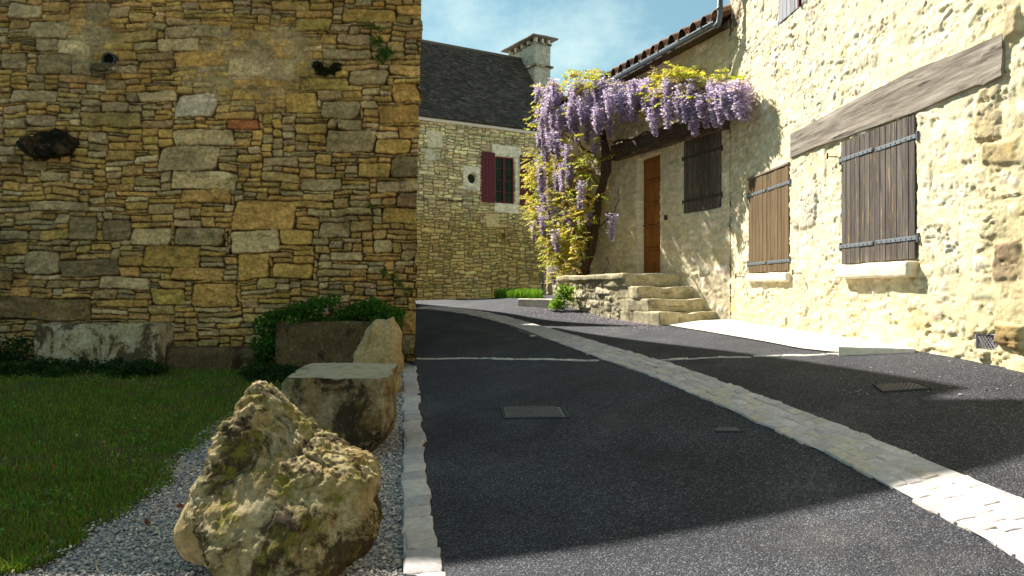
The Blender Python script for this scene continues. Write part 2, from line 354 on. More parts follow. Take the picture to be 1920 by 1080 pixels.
_A[:_n, _n] = 1; _A[:_n, _n + 1:] = CP[:, :2]; _A[_n, :_n] = 1; _A[_n + 1:, :_n] = CP[:, :2].T
_w = np.linalg.solve(_A, np.concatenate([CP[:, 2], [0, 0, 0]]))
def gh(x, y):
    x = np.asarray(x, float); y = np.asarray(y, float); xs = np.clip(x, -12, 10).ravel(); ys = np.clip(y, -3, 32).ravel()
    r2 = (xs[:, None] - CP[None, :, 0]) ** 2 + (ys[:, None] - CP[None, :, 1]) ** 2
    h = _tps(r2) @ _w[:_n] + _w[_n] + _w[_n + 1] * xs + _w[_n + 2] * ys
    return np.clip(h, -0.3, 1.6).reshape(x.shape)
def g1(x, y): return float(gh(np.array([x]), np.array([y]))[0])
def px2g(x, y):
    """pixel of the 1920x1080 photo -> point on the ground"""
    u = (x - CX) / F; v = (y - HZ) / F
    Y = np.arange(2.0, 34, 0.02); h = gh(u * Y, Y); d = EYE - v * Y - h
    i = np.argmax(d < 0) if (d < 0).any() else len(Y) - 1
    return np.array([u * Y[i], Y[i], h[i]])

# ================================================================== ground, road, kerbs
def sheet(name, xs, ys, dz, mat, mask=None):
    X, Y = np.meshgrid(xs, ys); Z = gh(X, Y) + dz
    V = np.stack([X, Y, Z], -1).reshape(-1, 3)
    o = mesh_obj(name, V, grid_faces(len(xs), len(ys)), mat, smooth=True, origin=(0, 0, 0)); tag(o, kind='structure'); return o
def loft(name, left, right, dz, mat, n=10, bulge=0.0):
    """strip between two ground polylines sampled at the same Y rows; left/right (k,2) arrays"""
    left = np.asarray(left); right = np.asarray(right); k = len(left)
    t = np.linspace(0, 1, n)
    X = left[:, None, 0] * (1 - t) + right[:, None, 0] * t; Y = left[:, None, 1] * (1 - t) + right[:, None, 1] * t
    Z = gh(X, Y) + dz + bulge * np.sin(math.pi * t)[None, :]
    V = np.stack([X, Y, Z], -1).reshape(-1, 3)
    o = mesh_obj(name, V, grid_faces(n, k), mat, smooth=True, origin=(0, 0, 0)); tag(o, kind='structure'); return o

xs = np.concatenate([[-1500, -300, -60, -20], np.arange(-12, 10.01, 0.2), [16, 60, 300, 1500]])
ys = np.concatenate([[-1500, -300, -60, -12], np.arange(-4, 32.01, 0.25), [45, 100, 400, 1500]])
sheet('ground', xs, ys, -0.02, M['gravel_bed'])

# kerb line (right edge of the kerb = left edge of the asphalt)
kr = np.array([px2g(x, y)[:2] for x, y in ((823, 1079), (806, 960), (797, 880), (787, 780), (780, 700), (778, 668))])
kl = np.array([px2g(x, y)[:2] for x, y in ((757, 1079), (757, 960), (758, 880), (758, 780), (757, 700), (757, 668))])
def yline(pts, extend_lo=-3.0, extend_hi=None):
    pts = pts[np.argsort(pts[:, 1])]
    d0 = (pts[1] - pts[0]) / (pts[1] - pts[0])[1]
    lo = pts[0] + d0 * (extend_lo - pts[0][1]); pts = np.vstack([[lo], pts])
    if extend_hi is not None:
        d1 = (pts[-1] - pts[-3]) / (pts[-1] - pts[-3])[1]; pts = np.vstack([pts, [pts[-1] + d1 * (extend_hi - pts[-1][1])]])
    return pts
KR = yline(kr); KL = yline(kl)
def fKR(y): return np.interp(y, KR[:, 1], KR[:, 0])
def fKL(y): return np.interp(y, KL[:, 1], KL[:, 0])
CORNER_Y = 12.0
def road_left(y):
    y = np.asarray(y, float); w = np.where(y < 11.9, fKR(np.minimum(y, 12)), -1.62 - (y - 11.9) * 0.30)
    return w
def wall_x(y): return 4.8 - 0.057 * np.asarray(y, float)
rows = np.concatenate([np.arange(-3, 24, 0.2)])
rr = np.where(rows < 13.7, wall_x(rows) + 0.10, 4.1 - 0.379 * (rows - 13.7))
loft('road', np.stack([road_left(rows) - 0.01, rows], 1), np.stack([rr, rows], 1), 0.0, M['asphalt'], n=40)

def setts(name, rowsP, width_fn, ncol, mat, seed, dz=0.012, size_along=0.16, hgt=0.05, cols=((0.49, 0.435, 0.42), (0.53, 0.475, 0.46), (0.45, 0.40, 0.40), (0.50, 0.44, 0.37)), gap=0.005):
    """paving blocks laid along a ground polyline; rowsP (k,2) centre line"""
    rng = random.Random(seed); P = np.asarray(rowsP); seg = np.linalg.norm(np.diff(P, axis=0), axis=1); S = np.concatenate([[0], np.cumsum(seg)])
    Vs = []; Fs = []; Cs = []; base = 0
    for c in range(ncol):
        s = rng.uniform(0, 0.05)
        while s < S[-1] - 0.05:
            L = size_along * rng.uniform(0.65, 1.45); sm = s + L / 2
            cx = np.interp(sm, S, P[:, 0]); cy = np.interp(sm, S, P[:, 1])
            ex = np.interp(sm + 0.1, S, P[:, 0]) - np.interp(sm - 0.1, S, P[:, 0]); ey = np.interp(sm + 0.1, S, P[:, 1]) - np.interp(sm - 0.1, S, P[:, 1])
            l = math.hypot(ex, ey) or 1; ex /= l; ey /= l; nx, ny = ey, -ex
            W = width_fn(cy) / ncol; off = (c + 0.5) * W - width_fn(cy) / 2 + rng.uniform(-0.006, 0.006)
            edge = (rng.uniform(-0.02, 0.025) if ncol == 1 else 0)
            V, Fc = rbox((W - gap + (rng.uniform(-0.01, 0.03) if c in (0, ncol - 1) else 0), L - gap, hgt), min(0.012, W * .2), 6, 0.012, 11, rng.randint(0, 999), 3)
            V[:, 2] += rng.uniform(-0.003, 0.003) + V[:, 0] * rng.uniform(-0.04, 0.04) + V[:, 1] * rng.uniform(-0.03, 0.03)
            V[:, 0] += off + edge + V[:, 1] * rng.uniform(-0.12, 0.12)
            X = cx + V[:, 0] * nx + V[:, 1] * ex; Y = cy + V[:, 0] * ny + V[:, 1] * ey
            Z = gh(X, Y) + dz + V[:, 2] - hgt / 2
            Vs.append(np.stack([X, Y, Z], 1)); Fs.append(Fc + base); base += len(V)
            cc = np.array(rng.choice(cols)) * rng.uniform(0.88, 1.1); Cs.append(np.tile(cc, (len(V), 1)))
            s += L
    o = mesh_obj(name, np.concatenate(Vs), np.concatenate(Fs), mat, smooth=True, col=np.concatenate(Cs), origin=(0, 0, 0)); tag(o, kind='structure'); return o
ky = np.arange(0.5, 11.6, 0.3)
setts('kerb', np.stack([(fKR(ky) + fKL(ky)) / 2, ky], 1), lambda y: float(fKR(y) - fKL(y)), 1, M['sett'], 5, dz=0.03, size_along=0.27, hgt=0.09, cols=((0.44, 0.39, 0.37), (0.48, 0.43, 0.39), (0.40, 0.37, 0.36)))

# cobbled gutter strip: left/right pixel edges
gl = [(2010, 1105), (1900, 1043), (1750, 960), (1600, 872), (1450, 802), (1300, 735), (1150, 682), (1040, 640), (950, 608), (880, 590), (830, 583), (788, 580)]
gr_ = [(2080, 1020), (1960, 955), (1800, 893), (1640, 830), (1480, 768), (1330, 714), (1190, 664), (1070, 628), (975, 601), (895, 584), (840, 577), (788, 574.5)]
GL = np.array([px2g(*p)[:2] for p in gl]); GR = np.array([px2g(*p)[:2] for p in gr_])
GC = (GL + GR) / 2
# perpendicular width along the strip
dirs = np.gradient(GC, axis=0); dirs /= np.linalg.norm(dirs, axis=1, keepdims=True)
gw = np.abs((GR - GL)[:, 0] * dirs[:, 1] - (GR - GL)[:, 1] * dirs[:, 0])
print('gutter', np.round(GC, 2).tolist(), np.round(gw, 2).tolist())
o = np.argsort(GC[:, 1]); gcs = GC[o]; gws = np.clip(gw[o], 0.42, 0.62)
setts('cobbled_gutter', gcs, lambda y: float(np.interp(y, gcs[:, 1], gws)), 4, M['sett'], 9, dz=0.018, size_along=0.17)
M['bedding'] = mat_simple('mortar_bedding', (0.44, 0.41, 0.39), 0.95, 0.1, 0.2, 14, 0.6, 0.01)
nl = np.stack([-dirs[:, 1], dirs[:, 0]], 1)[o]; hw_ = (gws * .5)[:, None]
loft('gutter_bed', gcs + nl * hw_, gcs - nl * hw_, 0.012, M['bedding'], 4)
loft('kerb_bed', np.stack([fKL(ky), ky], 1), np.stack([fKR(ky) - .01, ky], 1), 0.02, M['bedding'], 4)
# thin stone joint lines across the road
def bar_line(name, pts, w, seed, dz=0.012):
    P = np.array([px2g(*p)[:2] for p in pts]); return setts(name, P, lambda y: w, 1, M['sett'], seed, dz=dz, size_along=0.3, cols=((0.55, 0.51, 0.45), (0.5, 0.46, 0.4)))
bar_line('road_joint', [(780, 673), (880, 672), (1000, 674), (1108, 677)], 0.06, 3)
bar_line('road_joint', [(1218, 678), (1330, 671), (1450, 669), (1572, 666)], 0.06, 4)
bar_line('road_joint', [(990, 630), (1010, 629), (1032, 625)], 0.20, 6, 0.02)

# pale paving at the foot of the sunny wall
pav_out = np.array([px2g(*p)[:2] for p in ((1722, 657), (1650, 660), (1579, 663), (1560, 662), (1500, 655), (1400, 636), (1320, 622), (1255, 611), (1222, 607))])
pav_in = np.array([(wall_x(y) + .06, y) for y in (7.95, 8.4, 9.4, 11.0, 12.2, 13.2, 13.7)])
def resample(P, n):
    s = np.concatenate([[0], np.cumsum(np.linalg.norm(np.diff(P, axis=0), axis=1))]); t = np.linspace(0, s[-1], n)
    return np.stack([np.interp(t, s, P[:, 0]), np.interp(t, s, P[:, 1])], 1)
loft('pavement', resample(pav_out, 30), resample(pav_in, 30), 0.016, M['paving'], 8)
print('pav', pav_out.tolist())
p0 = px2g(1577, 667); p1 = px2g(1722, 661)
V, Fc = rbox((np.linalg.norm((p1 - p0)[:2]), 0.14, 0.16), 0.012, 10, 0.006, 5, 3)
tag(mesh_obj('kerb_step', place(V, ((p0[0] + p1[0]) / 2, (p0[1] + p1[1]) / 2 + 0.07, (p0[2] + p1[2]) / 2 - 0.01), math.atan2(p1[1] - p0[1], p1[0] - p0[0])), Fc, M['kerbpale'], smooth=True), kind='structure')

# ================================================================== masonry walls
def pack(nx, nz, rng, wr, hr, land):
    G = -np.ones((nz, nx), int); R = []
    for (a, b, c, d, info) in land:
        a = max(a, 0); c = max(c, 0); b = min(b, nx); d = min(d, nz)
        if b - a < 2 or d - c < 1 or (G[c:d, a:b] >= 0).any():
            a += 1; c += 1
            if b - a < 2 or d - c < 1 or (G[c:d, a:b] >= 0).any(): continue
        G[c:d, a:b] = len(R); R.append((a, b, c, d, info))
    for z in range(nz):
        x = 0
        while x < nx:
            if G[z, x] >= 0: x += 1; continue
            run = 1
            while x + run < nx and G[z, x + run] < 0: run += 1
            h = rng.choice(hr); w = min(run, int(rng.choice(wr) * (0.8 + 0.25 * h / max(hr))))
            w = max(w, 2)
            if w >= run or run - w < 3: w = run if run <= max(wr) + 3 else run // 2
            h = min(h, nz - z)
            while h > 1 and (G[z:z + h, x:x + w] >= 0).any(): h -= 1
            G[z:z + h, x:x + w] = len(R); R.append((x, x + w, z, z + h, None)); x += w
    return G, R

class Wall:
    def __init__(s, O, D, Nn, shear=0.0, v_ref=0.0):
        s.O = np.array(O, float); s.D = np.array(D, float) / np.linalg.norm(D); s.N = np.array(Nn, float) / np.linalg.norm(Nn); s.shear = shear; s.vr = v_ref
    def P(s, u, v, off=0.0):
        u, v, off = np.broadcast_arrays(np.asarray(u, float), np.asarray(v, float), np.asarray(off, float)); uu = u + s.shear * (v - s.vr)
        return np.stack([s.O[0] + s.D[0] * uu + s.N[0] * off, s.O[1] + s.D[1] * uu + s.N[1] * off, v], -1)
    def px(s, x, y, off=0.0):
        k = (x - CX) / F; O = s.O + s.N * off
        # O + D u = (kY, Y)
        u = (k * O[1] - O[0]) / (s.D[0] - k * s.D[1]); Y = O[1] + s.D[1] * u; v = EYE - (y - HZ) / F * Y
        return u - s.shear * (v - s.vr), v
    def p3(s, x, y, off=0.0):
        u, v = s.px(x, y, off); return s.P(u, v, off)
def masonry(wall, u0, u1, v0, v1, step, seed, unit=(0.06, 0.045), wr=(3, 4, 5, 6, 8, 10), hr=(1, 2, 2, 3, 4), land=(), warp=(0.06, 0.02), joint=0.014, soft=0.03,
            depth=0.045, bulge=0.018, rough=0.012, palette=None, mortar=(0.1, 0.08, 0.05), mortar_fill=None, fillcol=None, blend=0.0, recess=(), flat=(), circ=(), rnd=0.02, tint=None, base_flare=0.0, rsc=1.0, flake=0.0, crease=0.0, rag=0.0):
    rng = random.Random(seed); nr = np.random.RandomState(seed)
    nx = int(math.ceil((u1 - u0) / unit[0])) + 12; nz = int(math.ceil((v1 - v0) / unit[1])) + 12
    ou = u0 - 6 * unit[0]; ov = v0 - 6 * unit[1]
    L = []
    for (a, b, c, d, info) in land:
        L.append((int(round((a - ou) / unit[0])), int(round((b - ou) / unit[0])), int(round((c - ov) / unit[1])), int(round((d - ov) / unit[1])), info))
    G, R = pack(nx, nz, rng, wr, hr, L)
    us = np.arange(u0, u1 + step / 2, step); vs = np.arange(v0, v1 + step / 2, step)
    U, Vv = np.meshgrid(us, vs)
    wu = U + warp[0] * fbm2(U * 0.9, Vv * 0.9, seed + 1, 2) + warp[1] * fbm2(U * 7, Vv * 7, seed + 2, 3)
    wu = wu + warp[2 % len(warp)] * 0.7 * fbm2(U * 2.7, Vv * 2.7, seed + 12, 2)
    wv = Vv + warp[2 % len(warp)] * 0.5 * fbm2(U * 2.3 + 4, Vv * 3.1, seed + 13, 2) + warp[0] * 0.8 * fbm2(U * 0.8 + 9, Vv * 1.1, seed + 3, 2) + warp[1] * 0.8 * fbm2(U * 6 + 5, Vv * 8, seed + 4, 3)
    gx = np.clip(((wu - ou) / unit[0]).astype(int), 0, nx - 1); gz = np.clip(((wv - ov) / unit[1]).astype(int), 0, nz - 1)
    ID = G[gz, gx]; RA = np.array([r[:4] for r in R], float)
    x0 = ou + RA[:, 0] * unit[0]; x1 = ou + RA[:, 1] * unit[0]; z0 = ov + RA[:, 2] * unit[1]; z1 = ov + RA[:, 3] * unit[1]
    hw = (x1 - x0) / 2; hh = (z1 - z0) / 2; n = len(R)
    px_ = wu - ((x0 + x1) / 2)[ID]; pz = wv - ((z0 + z1) / 2)[ID]
    # slightly trapezoid outline
    k1 = nr.uniform(-0.22, 0.22, n)[ID]; k2 = nr.uniform(-0.07, 0.07, n)[ID]
    px2 = px_ + pz * k1 * 2 * 0.6; pz2 = pz + px_ * k2 * 0.8
    rad = (np.minimum(hw, hh) * nr.uniform(0.08, 0.6, n))[ID]
    qx = np.abs(px2) - (hw[ID] - rad); qz = np.abs(pz2) - (hh[ID] - rad)
    sd = -(np.hypot(np.maximum(qx, 0), np.maximum(qz, 0)) + np.minimum(np.maximum(qx, qz), 0) - rad)
    d = sd - joint * nr.uniform(0.6, 1.5, n)[ID] + 0.006 * fbm2(U * 22, Vv * 22, seed + 5, 2)
    prof = sstep(-0.004, soft, d)
    pro = (nr.uniform(-1, 1, n) * rnd)[ID]; tilt = (nr.uniform(-0.16, 0.16, n))[ID] * px_ * 0.5 + (nr.uniform(-0.2, 0.35, n))[ID] * pz * -0.5
    dome = bulge * np.clip(sd / 0.12, 0, 1) ** 0.6
    nse = rough * rsc * (fbm2(U * 9, Vv * 9, seed + 6, 4, 0.6) + 0.5 * np.abs(fbm2(U * 18, Vv * 26, seed + 7, 3)))
    Hs = pro + np.clip(tilt, -.03, .03) + dome + nse
    if flake:
        for ff, am in ((4.5, 1.0), (9, .8), (17, .5)):
            q = fbm2(U * ff, Vv * ff * 1.5, seed + int(ff) + 60, 3, .6); nse = nse + flake * am * (sstep(-.02, .05, q) - .5)
            q = fbm2(U * ff * .8 + 9, Vv * ff * 1.2, seed + int(ff) + 90, 3, .6); nse = nse + flake * .6 * am * (sstep(.15, .19, q))
        Hs = pro + np.clip(tilt, -.03, .03) + dome + nse
    if crease:
        n1 = fbm2(U * 3.6, Vv * 10, seed + 301, 3, .5); m1 = sstep(.0, .22, fbm2(U * 2.6 + 7, Vv * 4.2, seed + 305, 3, .6))
        n2 = fbm2(U * 9, Vv * 15, seed + 307, 2); m2 = sstep(.05, .25, fbm2(U * 6 + 3, Vv * 8, seed + 309, 2))
        cr_ = np.exp(-(n1 / .035) ** 2) * m1 * crease + np.exp(-(n2 / .05) ** 2) * m2 * crease * .7 + sstep(0, .25, n1) * m1 * crease * .55
        nse = nse - cr_; Hs = Hs - cr_
    mo = -depth + 0.012 * fbm2(U * 14, Vv * 14, seed + 8, 3)
    if mortar_fill is not None:
        mf = mortar_fill(U, Vv); mo = mo * (1 - mf) + mf * (0.004 + 0.010 * fbm2(U * 6, Vv * 6, seed + 9, 4) + (flake * .5 * (sstep(-.02, .06, fbm2(U * 7, Vv * 8, seed + 77, 3)) - .5) if flake else 0)) - (mf * cr_ if crease else 0)
    H = mo * (1 - prof) + np.maximum(Hs, mo) * prof if mortar_fill is None else np.maximum(mo * (1 - prof) + Hs * prof, np.where(mf > 0.5, mo, -9))
    pal = np.array(palette); ci = nr.randint(0, len(pal), n); sc = pal[ci] * nr.uniform(0.72, 1.25, (n, 1)) * nr.uniform(0.93, 1.07, (n, 3))
    sc = sc * (1 - blend) + blend * pal.mean(0)
    for i, r in enumerate(R):
        if r[4] is not None and 'c' in r[4]: sc[i] = np.array(r[4]['c']) * (1 - blend * .8) + blend * .8 * pal.mean(0)
        if r[4] is not None and 'p' in r[4]: H = np.where(ID == i, H + r[4]['p'] * prof, H)
    C = sc[ID]; mcol = np.array(mortar)
    pp = prof[..., None] if mortar_fill is None else np.where(H > mo + 0.003, prof, prof * 0.15)[..., None]
    if fillcol is not None: mcol = mcol * (1 - mf[..., None]) + np.array(fillcol) * mf[..., None]
    C = mcol * (1 - pp) + C * pp
    if tint is not None: C = C * tint(U, Vv)
    for (a, b, c, dd, hgt, cc, jn) in flat:      # dressed stone pieces, slightly proud, with thin joints
        e = np.minimum(np.minimum(U - a, b - U), np.minimum(Vv - c, dd - Vv)); ins = e > 0
        H = np.where(ins, hgt + 0.003 * fbm2(U * 10, Vv * 10, 77, 3) - 0.02 * (1 - sstep(0.0, jn, e)), H); C = np.where(ins[..., None], np.array(cc) * (1 - 0.35 * (1 - sstep(0, jn, e)))[..., None], C)
    for (a, b, c, dd, dep) in recess:
        ins = (U > a) & (U < b) & (Vv > c) & (Vv < dd); H = np.where(ins, -dep, H)
    for (a, c, r_, dep) in circ:
        ins = np.hypot(U - a, Vv - c) < r_; H = np.where(ins, -dep, H)
    if base_flare: H = H + base_flare * sstep(0.5, 0, Vv - v0)
    Ue = U
    if rag: q = np.floor((Vv + .05 * fbm2(Vv * 0, Vv * 2, 9, 2)) / .27); Ue = U + rag * sstep(u1 - .22, u1, U) * (vn3(q * 1.7, 0, 0, 5) + .4 * fbm2(U * 5, Vv * 9, 15, 3))
    V3 = wall.P(Ue, Vv, H).reshape(-1, 3); Fc = grid_faces(len(us), len(vs))
    # orientation: make the faces look along +N
    a, b, c_ = V3[Fc[0, 0]], V3[Fc[0, 1]], V3[Fc[0, 3]]
    if np.dot(np.cross(b - a, c_ - a)[:2], wall.N) < 0: Fc = Fc[:, ::-1]
    return V3, Fc, C.reshape(-1, 3), (us, vs, H)
def prism(poly, z0, z1):
    """closed vertical prism from an XY polygon"""
    k = len(poly); V = [(x, y, z0) for x, y in poly] + [(x, y, z1 if np.ndim(z1) == 0 else z1[i]) for i, (x, y) in enumerate(poly)]
    Fc = [tuple(range(k))[::-1], tuple(range(k, 2 * k))] + [(i, (i + 1) % k, (i + 1) % k + k, i + k) for i in range(k)]
    return V, Fc

# ---- left stone barn: front wall at Y = 12 facing the camera
WA = Wall((0, 12.0), (1, 0), (0, -1), shear=0.0205, v_ref=0.58)
barn = empty('stone_barn', (-5.0, 12.0, 0.4), 'tall barn with a rough wall of tan rubble stone filling the left of the view', 'barn')
GREY = (0.40, 0.315, 0.165); LIGHT = (0.56, 0.44, 0.23); WARM = (0.52, 0.315, 0.085); OCH = (0.48, 0.31, 0.075); DARK = (0.19, 0.15, 0.08); RED = (0.36, 0.10, 0.035); ORG = (0.44, 0.25, 0.06); YEL = (0.42, 0.31, 0.07)
LM = [(14, 3, 77, 34, LIGHT), (50, 40, 127, 72, GREY), (105, 22, 167, 49, LIGHT), (109, 76, 171, 104, LIGHT), (17, 63, 65, 94, GREY), (66, 71, 106, 98, GREY), (69, 101, 137, 142, DARK), (131, 117, 174, 142, GREY),
 (330, 174, 408, 221, (0.50, 0.44, 0.32)), (294, 70, 371, 95, LIGHT), (325, 97, 421, 127, WARM), (286, 118, 394, 157, GREY), (308, 47, 428, 73, GREY), (149, 209, 266, 237, (0.26, 0.19, .06)), (80, 225, 181, 250, DARK), (183, 236, 245, 256, GREY),
 (14, 168, 107, 193, GREY), (262, 168, 330, 191, LIGHT), (291, 214, 374, 240, LIGHT), (330, 246, 442, 273, LIGHT), (410, 208, 476, 226, WARM), (418, 224, 485, 247, RED), (298, 274, 413, 323, GREY), (318, 324, 445, 355, LIGHT), (342, 355, 432, 380, WARM),
 (263, 377, 416, 407, LIGHT), (415, 300, 495, 330, WARM), (435, 378, 549, 430, WARM), (432, 430, 522, 472, LIGHT), (522, 428, 584, 460, OCH), (446, 474, 507, 525, OCH), (272, 460, 377, 498, OCH), (321, 426, 424, 464, GREY), (250, 425, 320, 457, LIGHT),
 (145, 454, 261, 482, LIGHT), (113, 483, 227, 516, DARK), (48, 470, 112, 515, GREY), (326, 500, 420, 523, WARM), (232, 496, 296, 522, YEL), (360, 528, 443, 578, WARM), (0, 555, 175, 600, (0.16, 0.11, 0.05)), (285, 540, 350, 570, YEL), (188, 560, 280, 578, WARM),
 (126, 407, 182, 452, DARK), (190, 408, 248, 452, DARK), (52, 374, 165, 398, GREY), (0, 388, 68, 422, LIGHT), (0, 430, 52, 452, LIGHT), (471, 60, 571, 98, WARM), (404, 83, 478, 111, GREY), (425, 113, 557, 145, LIGHT), (535, 175, 596, 214, OCH), (600, 188, 668, 222, GREY),
 (655, 133, 724, 162, GREY), (610, 245, 700, 284, GREY), (703, 259, 775, 290, OCH), (677, 301, 732, 330, OCH), (733, 293, 790, 330, DARK), (703, 194, 790, 228, ORG), (735, 156, 790, 190, ORG), (744, 232, 790, 260, WARM), (705, 335, 790, 360, GREY), (555, 214, 629, 238, LIGHT),
 (630, 223, 676, 246, GREY), (508, 495, 590, 525, OCH), (593, 417, 660, 443, GREY), (697, 452, 735, 476, LIGHT), (615, 470, 677, 490, LIGHT), (720, 390, 790, 418, OCH), (745, 363, 790, 390, (0.30, 0.18, 0.10)), (740, 580, 790, 627, WARM), (745, 628, 790, 664, (0.32, 0.27, 0.15)),
 (0, 455, 47, 480, OCH), (560, 60, 640, 85, RED if False else (0.30, 0.17, 0.09)), (0, 100, 50, 130, GREY), (560, 330, 640, 355, GREY), (190, 520, 285, 545, LIGHT), (550, 35, 620, 58, YEL), (610, 90, 690, 112, GREY), (560, 145, 650, 172, YEL), (640, 20, 740, 45, OCH)]
land = []
for (a, b, c, d, colr) in LM:
    u_a, v_a = WA.px(a, d); u_b, v_b = WA.px(c, b)
    land.append((u_a, u_b, v_a, v_b, {'c': np.array(colr) * random.Random(a * 7 + b).uniform(0.88, 1.15)}))
def mfA(U, V):
    # flush lime mortar patch at the upper middle of the wall
    n = fbm2(U * 1.3, V * 1.3, 31, 4)
    g = np.exp(-(((U + 4.4) / 1.5) ** 2 + ((V - 5.3) / 1.15) ** 2)) + np.exp(-(((U + 6.9) / 0.7) ** 2 + ((V - 5.6) / 0.8) ** 2)) + 0.5 * np.exp(-(((U + 2.2) / .8) ** 2 + ((V - 3.9) / 2.2) ** 2))
    return sstep(0.42, 0.85, g + n * 0.5 + .12 * fbm2(U * 6, V * 7, 35, 3)) * .95
def tintA(U, V):
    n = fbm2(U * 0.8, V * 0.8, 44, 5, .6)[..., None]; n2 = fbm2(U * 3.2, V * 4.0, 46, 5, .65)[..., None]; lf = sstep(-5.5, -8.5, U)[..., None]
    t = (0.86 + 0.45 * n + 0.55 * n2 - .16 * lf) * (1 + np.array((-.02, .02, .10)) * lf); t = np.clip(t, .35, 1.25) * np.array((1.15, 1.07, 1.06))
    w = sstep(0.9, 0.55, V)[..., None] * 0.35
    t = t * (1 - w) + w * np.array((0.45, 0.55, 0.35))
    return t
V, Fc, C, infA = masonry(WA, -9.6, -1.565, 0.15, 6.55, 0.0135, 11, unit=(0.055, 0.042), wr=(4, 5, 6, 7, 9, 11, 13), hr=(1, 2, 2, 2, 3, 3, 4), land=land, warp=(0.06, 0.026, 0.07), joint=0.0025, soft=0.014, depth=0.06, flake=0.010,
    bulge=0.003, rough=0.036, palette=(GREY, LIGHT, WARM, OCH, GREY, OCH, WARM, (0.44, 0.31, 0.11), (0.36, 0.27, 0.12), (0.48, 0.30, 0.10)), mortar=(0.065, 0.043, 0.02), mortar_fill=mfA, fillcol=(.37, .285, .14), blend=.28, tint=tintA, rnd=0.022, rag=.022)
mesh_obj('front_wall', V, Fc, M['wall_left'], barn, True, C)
# side wall along the lane, hidden from here
WS = Wall((-1.565, 12.0), (-0.29, 0.957), (0.957, 0.29))
V, Fc, C, _ = masonry(WS, 0.02, 9.8, 0.3, 8.6, 0.05, 12, unit=(0.1, 0.08), palette=(GREY, LIGHT, WARM, OCH), mortar=(0.14, 0.11, 0.055), joint=0.012, rough=0.02)
mesh_obj('side_wall', V, Fc, M['wall_left'], barn, True, C)
sd_e = WS.P(9.8, 0, 0)
body = [(-1.62, 12.07), (sd_e[0] - .08, sd_e[1]), (-14, 21.4), (-14, 12.07)]
V, Fc = prism(body, 0.0, 8.6); mesh_obj('core', V, Fc, M['render'], barn)
TOPW = [(-9.6, 6.55, -1.42, 8.6)]
V, Fc, C, _ = masonry(WA, -9.6, -1.565, 6.55, 8.6, 0.06, 13, unit=(0.1, 0.08), palette=(GREY, LIGHT, WARM, OCH), mortar=(0.14, 0.11, 0.055), joint=0.012, rough=0.02)
mesh_obj('upper_wall', V, Fc, M['wall_left'], barn, True, C)
# roof slab with overhang; its edge shapes the shadow on the road
V, Fc = prism([(-1.15, 11.85), (-1.25, 12.5), (-1.97, 13.0), (-1.45, 13.05), (sd_e[0] + .1, sd_e[1] + .1), (-14.2, 21.6), (-14.2, 11.6)][::-1], 8.6, 8.78); mesh_obj('roof_edge', V, Fc, M['rooftile'], barn, col=np.tile((.12, .1, .08), (len(V), 1)))
rb = [(-2.1, 11.95), (sd_e[0] + .1, sd_e[1] + .1), (-14.2, 21.6), (-14.2, 11.85)]
V = [(x, y, 8.781) for x, y in rb] + [(-6.0, 15.5, 10.2), (-7.5, 18.5, 10.2), (-11, 18.0, 10.2), (-11, 15.5, 10.2)]
mesh_obj('roof', V, [(0, 1, 5, 4), (1, 2, 6, 5), (2, 3, 7, 6), (3, 0, 4, 7), (4, 5, 6, 7)], M['rooftile'], barn, col=np.tile((.12, .1, .08), (8, 1)))

def blob(size, seed, disp=0.12, freq=2.5, seg=14, r=0.3):
    return rbox(size, r * min(size), seg, disp * min(size), freq / min(size) * 0.5, seed, 4)
# black mossy projecting stone, drain hole with stone lip
a = WA.p3(99, 275); V, Fc = blob((0.70, 0.34, 0.34), 4, 0.5, 3.4, 30); mesh_obj('projecting_stone', place(V, a + np.array([0, -0.10, 0]), 0.05), Fc, M['rock_black'], barn, True)
a = WA.p3(207, 113); th = np.linspace(0, 2 * math.pi, 24, endpoint=False)
Vr = []; Fr = []
for rr_, yy in ((0.085, 0.0), (0.115, 0.0), (0.12, 0.1), (0.085, 0.1)):
    Vr += [(a[0] + rr_ * math.cos(t), a[1] - 0.08 + yy, a[2] + rr_ * math.sin(t) * 0.95) for t in th]
for k in range(4):
    for j in range(24):
        b0 = k * 24; b1 = ((k + 1) % 4) * 24; Fr.append((b0 + j, b0 + (j + 1) % 24, b1 + (j + 1) % 24, b1 + j))
dr = mesh_obj('drain_pipe', Vr, Fr, M['iron_dark'], barn, True)
mesh_obj('pipe_shade_disc', [(a[0] + 0.087 * math.cos(t), a[1] - 0.045, a[2] + 0.083 * math.sin(t)) for t in th], [tuple(range(24))], M['hole_shade'], dr)  # flat near-black disc paints the shade inside the pipe
V, Fc = blob((0.36, 0.26, 0.12), 8, 0.2, 2.2, 12); mesh_obj('drain_lip', place(V, a + np.array([0.0, -0.10, -0.16]), 0), Fc, M['rock_block'], barn, True)

# hidden neighbour up the lane that throws the second band of shade
nb = empty('neighbour_house', (-5.3, 23, 1.0), 'second stone house up the lane behind the big barn', 'house')
nbp = [(-2.98, 20.8), (-6.3, 25.0), (-8.4, 24.0), (-5.4, 20.9), (-4.4, 22.0)]
nbp = [(-2.98, 20.8), (-6.3, 25.0), (-8.6, 23.2), (-5.25, 22.75)]
V, Fc = prism(nbp, 0.8, 9.4); mesh_obj('wall', V, Fc, M['render'], nb)
V, Fc = prism([(x * 1.0, y) for x, y in nbp], 9.401, 9.52); mesh_obj('roof', V, Fc, M['rooftile'], nb, col=np.tile((.12, .1, .08), (len(V), 1)))

